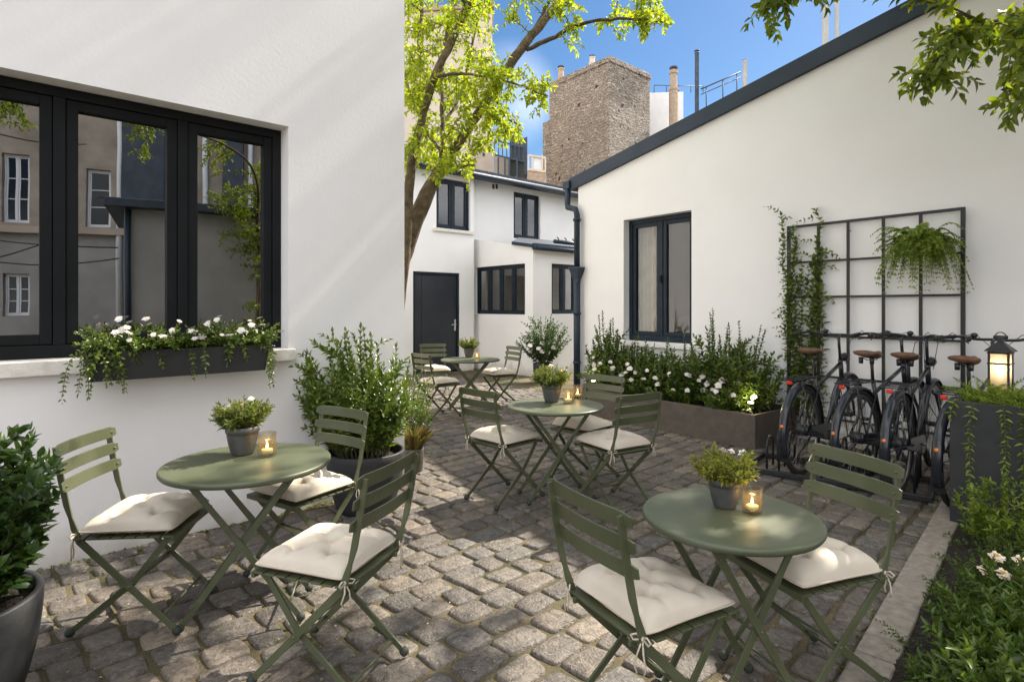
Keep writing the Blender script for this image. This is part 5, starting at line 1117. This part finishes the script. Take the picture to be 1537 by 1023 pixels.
# black pots with shrubs
pot = potted('potted_shrub', 'large round black pot with a bushy green shrub at the corner of the left building', 'potted shrub', (-1.085, 4.30, .0), .20, .285, .44, M['pot_black'], 51, 1.04, .42, 90, .082, .038, M['leaf_gloss'], side=2, base_r=.18, wall=.025, squash=(1.05, .8), lean=(-.09, -.03), hmin=.5)
pot2 = potted('potted_shrub', 'black pot with a dark glossy shrub in the lower left corner', 'potted shrub', (-2.03, 2.04, .0), .215, .30, .45, M['pot_black'], 52, .82, .34, 80, .085, .036, M['leaf_dark'], side=3, base_r=.16, wall=.025, Wr=.54)
pot3 = potted('potted_shrub', 'small tree-like shrub in a black pot before the white bay', 'potted shrub', (gnd(815, 573)[0], gnd(815, 573)[1], 0), .15, .20, .38, M['pot_black'], 53, 1.05, .55, 60, .085, .06, M['leaf_dark'], side=3, base_r=.07, wall=.02, hmin=.5)
for k in range(7): put_flower(FL_WHITE, pot3, (rng.normal(.03, .14), -.30+rng.normal(0, .05), .72+rng.normal(0, .06)), 1.5, (.7, 0))
# little brown pot of grasses
gp = gnd(620, 708); t = thing('grass_pot', 'little brown pot of dry grasses beside the left building corner', 'potted plant', gp)
MB().lathe(pot_profile(.085, .098, .22, .012), 24).build('pot', M['pot_brown'], t); disc(.085, .2).build('soil', M['soil'], t)
lv = Leaves(); rg = np.random.default_rng(4)
for i in range(190):
    a = rg.uniform(0, 2*PI); r_ = rg.uniform(0, .07); o_ = rg.uniform(.1, .75); lv.add(V(r_*math.cos(a), r_*math.sin(a), .19), V(math.cos(a)*o_, math.sin(a)*o_, 1), V(-math.cos(a), -math.sin(a), .4), rg.uniform(.12, .26))
lv.build('blades', M['grass_dry'], t, Wr=.05, droop=.12)
# low shrub at the foot of the tree
t = thing('shrub', 'narrow green shrub at the foot of the tree behind the wall corner', 'shrub', (-1.16, 6.25, 0)); lv, st = shrub_data(61, 1.05, .34, 40, .055, .04, .1, 3); lv.build('foliage', M['leaf_gloss'], t); st.build('stems', M['stem'], t, fix=False)
# window box
wa0, wa1 = LW.ax(112, .06), LW.ax(408, .06); zt_w, zb_w = LW.px(400, 516, .24)[1], LW.px(400, 556, .24)[1]
wa0, wa1 = LW.ax(130, .26), LW.ax(404, .24); zc_ = .5*(zt_w+zb_w)
off = LW.p((wa0+wa1)/2, zt_w, .16); t = thing('window_box', 'long black window box with white flowers under the left window', 'window box', off)
hw, zz0, zz1 = (wa1-wa0)/2, LW.px(405, 555, .25)[1], LW.px(405, 517, .25)[1]; am = (wa0+wa1)/2
mb = MB(); wl_ = .012; d0, d1 = .062, .25
def tp(a, z, d): k = (z-zz0)/(zz1-zz0); ca = am+(a-am)*(.955+.045*k); return LW.p(ca, z, d0+(d-d0)*(.90+.10*k))
mb.prism([tp(am-hw, zz0, d1), tp(am+hw, zz0, d1), tp(am+hw, zz1, d1), tp(am-hw, zz1, d1)], -N1*wl_); mb.prism([LW.p(am-hw*.955, zz0, d0), LW.p(am+hw*.955, zz0, d0), LW.p(am+hw, zz1, d0), LW.p(am-hw, zz1, d0)], N1*wl_)
for s in (-1, 1): mb.prism([tp(am+s*hw, zz0, d0), tp(am+s*hw, zz0, d1), tp(am+s*hw, zz1, d1), tp(am+s*hw, zz1, d0)], -s*D1*wl_)
mb.prism([tp(am-hw, zz0, d0), tp(am+hw, zz0, d0), tp(am+hw, zz0, d1), tp(am-hw, zz0, d1)], Z*.01); mb.build('trough', M['pot_black'], t, off)
mb = MB(); mb.wbox(LW, am-hw+.013, am+hw-.013, zz1-.05, zz1-.025, d0+.014, d1-.02); mb.build('soil', M['soil'], t, off)
rg = np.random.default_rng(91); lv = Leaves(); st = MB()
for i in range(230):
    b = LW.p(am+rg.uniform(-hw+.03, hw-.03), zz1-.03, rg.uniform(d0+.03, d1-.03)); az = rg.uniform(0, 2*PI); l_ = rg.uniform(.08, .20); fr_ = LW.n*rg.uniform(-.02, .14)+LW.u*rg.normal(0, .08); tip = b+fr_+Z*l_*rg.uniform(.35, 1); pts = bez(b, (b+tip)/2+Z*.04, tip, 7); st.tube(pts[::2], .0018, 4, cap=False); leafy_shoot(rg, lv, pts, .042, .02, t0=.15)
for i in range(20):
    a = rg.choice([am-hw+.04, am-hw+.08, am-.02, am+hw*.5, am+hw-.06, am+rg.uniform(-hw, hw), am+rg.uniform(-hw, hw)])+rg.normal(0, .04); l_ = rg.uniform(.07, .17)*(1.6 if abs(a-am) > hw*.75 or abs(a-am) < .1 else .7); vine(rg, lv, st, LW.p(a, zz1-.005, d1+.012), l_, .036, .024)
for s in (-1, 1):
    for i in range(4): vine(rg, lv, st, LW.p(am+s*(hw+.02), zz1, rg.uniform(d0+.05, d1)), rg.uniform(.15, .34), .034, .024, drift=D1*s*.15)
lv.build('foliage', M['leaf_gloss'], t, off, Wr=.5); st.build('stems', M['stem'], t, off, fix=False)
for i in range(34):
    a = am+(-.52+1.1*rg.beta(1, 1.0))*hw*1.6; a = min(max(a, am-hw*.85), am+hw*.95); q_ = LW.p(a, zz1+rg.uniform(.05, .185), rg.uniform(d0+.06, d1+.10)); put_flower(FL_WHITE, t, q_-off, rg.uniform(.42, .72), (rg.normal(.5, .35), rg.normal(.2, .3)))
# bed planting
KP = lambda px, py, z=.05: gnd(px, py, z)
beds = [ # px, py, height, radius, leaf, label
 (1462, 1000, .24, .18, .075, 'broad-leaved bed plant closest to the kerb at the bottom edge'), (1500, 985, .30, .22, .078, 'broad-leaved bed plant in the middle of the lower right corner'),
 (1545, 940, .30, .22, .07, 'broad-leaved bed plant cut by the right picture edge'), (1420, 1045, .15, .12, .055, 'small broad-leaved bed plant against the kerb at the bottom edge'),
 (1470, 1060, .26, .22, .08, 'broad-leaved bed plant cut by the bottom picture edge'), (1560, 1050, .30, .24, .08, 'broad-leaved bed plant in the very corner of the bed')]
for i, (px, py, H, R, ll, label) in enumerate(beds):
    p = KP(px, py); t = thing('bed_plant', label, 'plant', p, 0, 'broad-leaved plants in the bed'); lv, st = shrub_data(200+i, H, R, 22, ll, .03, .09, 1, hmin=.45); lv.build('foliage', M['leaf_bed'], t, Wr=.36); st.build('stems', M['stem'], t, fix=False)
mids = [(1500, 822, .52, 'tall leafy plant growing against the front of the tall dark planter'), (1500, 900, .22, 'feathery green bed plant with cream flowers below the tall planter'), (1535, 862, .24, 'feathery green bed plant with cream flowers at the right picture edge'), (1462, 925, .13, 'low feathery bed plant beside the kerb')]
for i, (px, py, H, label) in enumerate(mids):
    p = KP(px, py); t = thing('bed_plant', label, 'plant', p, 0, 'feathery plants in the bed'); lv, st = shrub_data(230+i, H, .22, 46 if i else 26, .038 if i else .055, .016 if i else .024, .13, 2, hmin=.4); lv.build('foliage', M['leaf_bed'] if i else M['leaf_fern'], t, Wr=.28 if i else .36); st.build('stems', M['stem'], t, fix=False)
fme = flower_mesh('flower_head', M['cream_petal'], 16, .026, 9, .017)
fst = thing('flowering_plant', 'four cream and orange flower heads on thin stems in the right bed', 'flowering plant', KP(1500, 905)); fo_ = KP(1500, 905); mb = MB()
for (px, py) in ((1496, 836), (1480, 856), (1506, 862), (1532, 842)):
    q_ = at(px, py, 2.84+(862-py)*.006); o = put_flower(fme, fst, q_-fo_, 1.05, (.35, -.1)); put_flower(FL_YELLOW, fst, q_-fo_+Z*.012, 1.0, (.35, 0)); mb.tube([q_-V(0, 0, .01), q_*.6+(fo_+V(0, 0, .0))*.4-Z*.03, V(q_[0]*.8+fo_[0]*.2, q_[1]*.8+fo_[1]*.2, .05)], .0022, 5)
mb.build('stems', M['stem'], fst, fo_, fix=False)
# ground cover
rg = np.random.default_rng(17); lv = Leaves(); st = MB()
for i in range(420):
    u_ = rg.uniform(0, 1)**.8*(L_-.3); w_ = kw+rg.uniform(.0, 1)**1.3*1.5; b = k0+KD*u_+KN*w_+Z*.045; az = rg.uniform(0, 2*PI); l_ = rg.uniform(.03, .12); tip = b+V(math.cos(az)*l_, math.sin(az)*l_, l_*rg.uniform(.2, .8)); pts = bez(b, (b+tip)/2+Z*.03, tip, 5); leafy_shoot(rg, lv, pts, rg.uniform(.02, .034), .014, t0=.0)
tag(lv.build('ground_cover', M['leaf_bed'], Wr=.34, detail=False), 'sparse creeping ground cover over the dark soil of the bed', 'ground cover', kind='stuff')
# weeds and moss tufts at wall feet and joints
lv = Leaves()
for i in range(260):
    r_ = rg.uniform(0, 1)
    if r_ < .45: b = LW.p(rg.uniform(-.2, a_cor), .0, rg.uniform(.0, .05))
    elif r_ < .7: b = p0+D2*rg.uniform(0, LL)+N2*rg.uniform(0, .04)
    else: b = k0+KD*rg.uniform(0, L_)-KN*rg.uniform(0, .04)
    for k in range(4): az = rg.uniform(0, 2*PI); lv.add(b+rg.normal(0, .012, 3)*V(1, 1, 0), V(math.cos(az), math.sin(az), rg.uniform(.3, 1.4)), V(0, 0, 1)+rg.normal(0, .3, 3), rg.uniform(.012, .035))
tag(lv.build('weeds', M['leaf_light'], Wr=.4, detail=False), 'tiny weeds along wall feet and kerb', 'weeds', kind='stuff')

# ================================================================== TREES
def inpoly(x, y, poly):
    c = False; n = len(poly)
    for i in range(n):
        x0, y0 = poly[i]; x1, y1 = poly[i-1]
        if (y0 > y) != (y1 > y) and x < (x1-x0)*(y-y0)/(y1-y0)+x0: c = not c
    return c
def proj(p): return CX+F*p[0]/p[1], HY-F*(p[2]-EYE)/p[1]
def resample(p, n):
    p = np.asarray(p, float); d = np.concatenate([[0], np.cumsum(np.linalg.norm(np.diff(p, axis=0), axis=1))]); t = np.linspace(0, d[-1], n)
    return np.stack([np.interp(t, d, p[:, k]) for k in range(p.shape[1])], 1)
def smooth_path(p, n):
    p = [np.asarray(q, float) for q in p]
    for _ in range(2):
        o = [p[0]]
        for i in range(len(p)-1): o += [p[i]*.75+p[i+1]*.25, p[i]*.25+p[i+1]*.75]
        p = o+[p[-1]]
    return resample(p, n)
class Tree:
    def __init__(s, label, cat, base, seed):
        s.t = thing('courtyard_tree', label, cat, base); s.off = V(*base); s.tr = MB(); s.br = MB(); s.lv = Leaves(); s.rng = np.random.default_rng(seed); s.nodes = []
    def limb(s, pts, trunk=False, n=26):
        """pts: rows of x, y, z, radius"""
        q = smooth_path(pts, n); r = q[:, 3]*(1+s.rng.normal(0, .035, len(q))); (s.tr if trunk else s.br).tube(q[:, :3]+s.rng.normal(0, .004, (len(q), 3)), list(r), 12 if trunk else 7)
        s.nodes.extend([(a[:3], a[3]) for a in q[4:]]); return q
    def index(s): s.NP = np.array([a for a, _ in s.nodes])
    def twig(s, tip, ll=.07, sp=.045, droop=.05, maxl=1.6):
        d = np.linalg.norm(s.NP-tip, axis=1)+np.maximum(0, s.NP[:, 2]-tip[2])*.4; j = int(np.argmin(d)); b = s.NP[j]; L_ = np.linalg.norm(tip-b)
        if L_ > maxl: return False
        pts = bez(b, (b+tip)/2+Z*(.10*L_)+s.rng.normal(0, .05*L_, 3), tip, 10); s.br.tube(pts[::3], list(np.linspace(min(.012, .0035+.006*L_), .0018, 4)), 5, cap=False)
        s.sprig(pts, ll, sp, t0=max(.1, 1-.55/max(L_, .01))); s.newn.append(pts[6]); return True
    def sprig(s, pts, ll, sp, t0=.3):
        leafy_shoot(s.rng, s.lv, pts, ll, sp, t0=t0, spread=.85, up=-.35, shrink=.1)
        for k in range(s.rng.integers(2, 4)):
            j = s.rng.integers(4, 9); q = pts[j]; d = unit(pts[j]-pts[j-1]); o = s.rng.normal(0, 1, 3); o -= d*np.dot(o, d); l_ = s.rng.uniform(.10, .22); e = q+unit(unit(o)*.9+d*.7+Z*s.rng.uniform(-.5, .15))*l_; p2 = bez(q, (q+e)/2+Z*.02, e, 5); s.br.tube(p2[::2], .0016, 3, cap=False); leafy_shoot(s.rng, s.lv, p2, ll*.95, sp*.85, t0=.2, spread=.85, up=-.4, shrink=.1)
    def grow(s, tips, **k):
        s.index(); s.newn = []; n = 0
        for i, tip in enumerate(tips):
            n += bool(s.twig(np.asarray(tip), **k))
            if len(s.newn) > 25: s.NP = np.concatenate([s.NP, np.array(s.newn)]); s.newn = []
        return n
    def done(s, leafm, Wr=.5):
        s.tr.build('trunk', M['bark'], s.t, s.off); s.br.build('branches', M['twig'], s.t, s.off, fix=False); s.lv.build('crown', leafm, s.t, s.off, Wr=Wr); print('leaves', len(s.lv.P))
def pxl(rows, Y0=6.6):
    o = []
    for r in rows:
        px, py, w = r[:3]; Y = r[3] if len(r) > 3 else Y0; p = at(px, py, Y); o.append([*p, w/2/F*Y*(.62 if w > 8 else .9)])
    return o
base = V(-1.42, 6.6, 0)
ta = Tree('leaning courtyard tree with yellow-green spring leaves beside the left building corner', 'tree', base, 41)
ta.limb([[*base, .26], [-1.41, 6.6, .25, .21], *pxl([(583, 560, 46), (588, 460, 44), (602, 390, 43), (622, 335, 42), (643, 285, 36), (662, 252, 27), (689, 214, 22), (729, 152, 22), (757, 112, 22), (782, 73, 22), (812, 36, 20), (842, 0, 19), (880, -50, 16), (930, -130, 12)])], True, 60)
ta.limb([*pxl([(596, 470, 30), (605, 420, 24, 6.45), (610, 370, 24, 6.4), (612, 300, 24, 6.4), (617, 250, 23, 6.4), (626, 205, 21, 6.4), (644, 138, 20, 6.35), (660, 97, 20, 6.3), (679, 59, 18, 6.3), (706, 2, 17, 6.2), (728, -60, 13, 6.1), (740, -140, 10, 6.0)])], True, 46)
ta.limb([*pxl([(637, 290, 20), (655, 262, 16, 6.5), (662, 240, 11, 6.6), (665, 205, 8, 6.7), (664, 150, 8, 6.8), (662, 118, 7, 6.9), (668, 60, 6, 7.1), (680, -10, 5, 7.3)])], True, 26)
ta.limb([*pxl([(637, 135, 9, 6.4), (631, 112, 7, 6.6), (628, 60, 6, 6.8), (634, 10, 5, 7), (640, -60, 4, 7.1)])])
ta.limb([*pxl([(790, 76, 9, 6.6), (808, 66, 8, 6.5), (832, 56, 7, 6.4), (868, 36, 6, 6.3), (920, 28, 5, 6.2), (962, 29, 4, 6.1), (996, 34, 2.5, 6.0)])])
ta.limb([*pxl([(648, 120, 6, 6.3), (668, 111, 5, 6.2), (700, 110, 5, 6.1), (741, 118, 4, 6.0), (782, 128, 3, 5.9), (822, 144, 2, 5.8)])])
ta.limb([*pxl([(740, 135, 7, 6.6), (752, 165, 5, 6.9), (762, 178, 4, 7.1), (780, 188, 2.5, 7.3)])])
ta.limb([*pxl([(662, 190, 6, 6.7), (690, 150, 5, 7.0), (705, 90, 4, 7.3), (716, 30, 4, 7.6), (728, -40, 3, 7.8)])])
ta.limb([*pxl([(665, 230, 6, 6.6), (640, 200, 5, 6.9), (622, 160, 4, 7.2), (606, 110, 4, 7.4), (580, 40, 3, 7.6)])])
ta.limb([*pxl([(800, 52, 8, 6.6), (815, 20, 6, 6.8), (840, -30, 5, 7.1), (880, -90, 4, 7.4)])])
ta.limb([*pxl([(700, 10, 9, 6.2), (660, -60, 7, 5.8), (600, -120, 5, 5.5)])])
ta.limb([*pxl([(650, 270, 6, 6.5), (672, 255, 5, 6.2), (690, 250, 4, 6.0), (712, 246, 3, 5.9)])])
rg = ta.rng; tips = []
def spray(n, poly, y0, y1):
    xs = [p[0] for p in poly]; ys = [p[1] for p in poly]; k = 0
    while k < n:
        x, y = rg.uniform(min(xs), max(xs)), rg.uniform(min(ys), max(ys))
        if inpoly(x, y, poly): tips.append(at(x, y, rg.uniform(y0, y1))); k += 1
spray(210, [(596, -20), (745, -20), (742, 90), (735, 175), (715, 245), (660, 258), (596, 250)], 5.9, 7.8)
spray(22, [(800, -10), (1000, -5), (1003, 30), (960, 42), (900, 40), (862, 72), (812, 60)], 5.9, 6.6)
spray(30, [(705, 100), (800, 100), (838, 142), (815, 158), (775, 140), (720, 150)], 5.7, 6.6)
spray(34, [(720, 150), (765, 165), (790, 198), (760, 200), (735, 230), (715, 220)], 6.2, 7.3)
spray(9, [(645, 235), (705, 240), (718, 262), (690, 275), (650, 268)], 5.9, 6.3)
spray(12, [(745, -20), (860, -20), (855, 20), (770, 30), (752, 20)], 6.2, 7.2)
for i in range(420):
    v = rg.normal(0, 1, 3); v = unit(v)*rg.uniform(.55, 1)**.6; p = V(-.45, 6.9, 6.0)+v*V(2.3, 1.9, 1.9); x, y = proj(p)
    if y > -30 or p[2] < 4.3: continue
    tips.append(p)
spray(12, [(950, -5), (1006, 5), (1008, 40), (955, 45)], 5.95, 6.2)
rg.shuffle(tips); print('twigs A', ta.grow(tips, ll=.070, sp=.048, maxl=1.7)); ta.done(M['leaf_tree'])
base = V(4.35, 2.75, 0)
tb = Tree('tree beyond the right picture edge whose dark green leaves hang into the upper right corner', 'tree', base, 43)
tb.limb([[*base, .20], [4.34, 2.76, .3, .16], [4.2, 2.85, 1.6, .14], [4.05, 3.0, 2.8, .125], [3.9, 3.2, 4.0, .10], [3.7, 3.3, 5.2, .07], [3.5, 3.4, 6.4, .04]], True, 40)
for (a, z0_, pts) in ((0, 0, [[4.07, 2.98, 2.6, .07], [3.6, 3.4, 3.5, .05], [3.1, 3.8, 4.1, .035], [2.5, 4.2, 4.3, .02], [1.9, 4.5, 4.25, .012]]), (0, 0, [[4.0, 3.05, 3.1, .07], [3.4, 3.0, 4.0, .055], [2.6, 2.9, 4.7, .04], [1.6, 2.8, 5.1, .025], [.7, 2.7, 5.2, .012]]),
                 (0, 0, [[3.95, 3.15, 3.6, .06], [3.7, 3.9, 4.4, .045], [3.4, 4.6, 5.0, .03], [3.0, 5.2, 5.4, .015]]), (0, 0, [[3.85, 3.25, 4.3, .06], [3.9, 4.2, 5.1, .045], [3.9, 5.2, 5.6, .03], [3.8, 6.2, 5.9, .015]]), (0, 0, [[3.8, 3.28, 4.6, .05], [3.2, 4.1, 5.5, .035], [2.6, 4.9, 5.9, .02], [2.0, 5.6, 6.0, .012]]), (0, 0, [[3.9, 3.2, 4.0, .06], [3.3, 2.4, 4.9, .045], [2.6, 1.6, 5.4, .03], [1.8, .9, 5.6, .015]]),
                 (0, 0, [[3.75, 3.3, 4.9, .05], [3.0, 3.5, 5.7, .035], [2.2, 3.7, 6.1, .02], [1.4, 3.9, 6.2, .01]]), (0, 0, [[4.05, 3.0, 2.7, .05], [3.75, 3.55, 3.25, .03], [3.45, 3.75, 3.45, .02], [3.2, 3.9, 3.4, .01]])): tb.limb(pts)
rg = tb.rng; tips = []
spray(7, [(1142, -10), (1200, -10), (1190, 40), (1160, 66), (1146, 68), (1150, 30)], 4.2, 4.6)
spray(4, [(1205, -10), (1300, -10), (1292, 18), (1270, 12)], 3.9, 4.4)
spray(7, [(1365, -10), (1537, -10), (1537, 60), (1450, 70), (1390, 60), (1358, 30)], 3.6, 4.3)
spray(5, [(1372, 60), (1450, 60), (1420, 118), (1385, 120), (1362, 90)], 3.5, 4.0)
spray(12, [(1480, 60), (1550, 50), (1550, 168), (1500, 165), (1478, 130), (1510, 100)], 3.3, 3.9)
spray(5, [(1375, 105), (1430, 100), (1425, 132), (1382, 138)], 3.6, 3.9)
nvis = len(tips)
for i in range(230):  # unseen crown sprays added to break the sun on the paving into dapples
    v = unit(rg.normal(0, 1, 3))*rg.uniform(.1, 1)**.5; p = V(3.1, 4.7, 5.9)+v*V(2.0, 2.1, 1.1); x, y = proj(p)
    if y > -45 or p[2] < 4.7: continue
    tips.append(p)
for i in range(700):
    v = unit(rg.normal(0, 1, 3))*rg.uniform(.2, 1)**.5; p = V(2.7, 3.1, 5.2)+v*V(2.4, 2.3, 1.5); x, y = proj(p) if p[1] > .3 else (0, -999)
    if y > -45 and p[1] > 0: continue
    if np.dot(p-RW.o, N2) < -1.2: continue
    tips.append(p)
print('twigs B', tb.grow(tips, ll=.094, sp=.056, maxl=1.9)); tb.done(M['leaf_tree2'])
print('objects', len(bpy.data.objects))
# little garden lamps glowing among the planter shrubs
for (s_, c_, label) in ((.14, .16, 'small glowing garden lamp among the shrubs at the near end of the long planter'), (2.46, .14, 'small glowing garden lamp among the shrubs at the far end of the long planter')):
    p = p0+D2*s_-N2*c_+Z*(ph-.045); t = thing('garden_lamp', label, 'garden lamp', p, 0, 'garden lamps in the long planter')
    mb = MB(); mb.lathe([(.008, 0), (.008, .10), (.035, .105), (.038, .13), (.03, .135), (0, .132)], 16); mb.build('stake', M['iron'], t)
    mb = MB(); mb.lathe([(0, .137), (.030, .137), (.028, .150), (0, .156)], 16); mb.build('lens', M['lampglow'], t)
    l = bpy.data.lights.new('garden_light', 'POINT'); l.energy = 1.6; l.color = (1, .85, .45); l.shadow_soft_size = .03; o = bpy.data.objects.new('garden_light', l); COL.objects.link(o); o.parent = t; o.location = (0, 0, .20)

# young tree by the shed, seen only in the left window's reflection
bs = VC+RX*12.4; sp_ = unit(mirror(385, 400, 1)-VC); kk = 12.4/np.dot(sp_, RX); bs = VC+sp_*kk; bs[2] = 0
tc_ = Tree('young tree before the pale shed, reflected in the right pane of the left window', 'tree', bs, 47); tc_.limb([[*bs, .07], [bs[0]+.05, bs[1], 1.2, .055], [bs[0], bs[1]+.05, 2.4, .04], [bs[0]+.06, bs[1], 3.6, .02]], True, 20)
rg = tc_.rng; tips = []
for i in range(130):
    v = unit(rg.normal(0, 1, 3))*rg.uniform(.1, 1)**.5; tips.append(bs+V(0, 0, 3.2)+v*V(.75, .75, 1.35))
for i in range(30):
    v = unit(rg.normal(0, 1, 3)); tips.append(bs+V(0, 0, 1.0)+v*V(.5, .5, .6))
lp = [unit(mirror(x, y, 1)-VC)*11.6+VC for x, y in ((390, 250), (320, 205), (220, 185), (110, 140), (20, 150))]
tc_.limb([[*(bs+V(0, 0, 3.0)), .03]]+[[*q_, .022-.004*i] for i, q_ in enumerate(lp)])
for (x0, x1, y0, y1, n_) in ((300, 345, 205, 300, 12), (195, 250, 165, 240, 14), (-10, 45, 135, 195, 12), (120, 200, 130, 160, 6)):
    for i in range(n_): tips.append(unit(mirror(rg.uniform(x0, x1), rg.uniform(y0, y1), 1)-VC)*rg.uniform(11.2, 12)+VC)
tc_.grow(tips, ll=.075, sp=.055, maxl=1.8); tc_.done(M['leaf_tree2'])

# cables strung across the old facade
mp = lambda x, y, d: unit(mirror(x, y, 1)-VC)*d+VC
t = thing('cable_run', 'thin dark cables strung across the old apartment house in the window reflection', 'cable', mp(60, 360, 15)); off = V(*t.location)
for (x0, y0, x1, y1, sag) in ((-60, 352, 178, 372, 4), (-60, 385, 180, 388, 10), (-60, 180, 130, 215, 12), (-60, 395, 110, 345, 8)):
    pts = [mp(x0+(x1-x0)*u_, y0+(y1-y0)*u_+sag*4*u_*(1-u_), 15.2) for u_ in np.linspace(0, 1, 10)]; mb = MB(); mb.tube(pts, .014, 5); mb.build('cable', M['cap'], t, off)
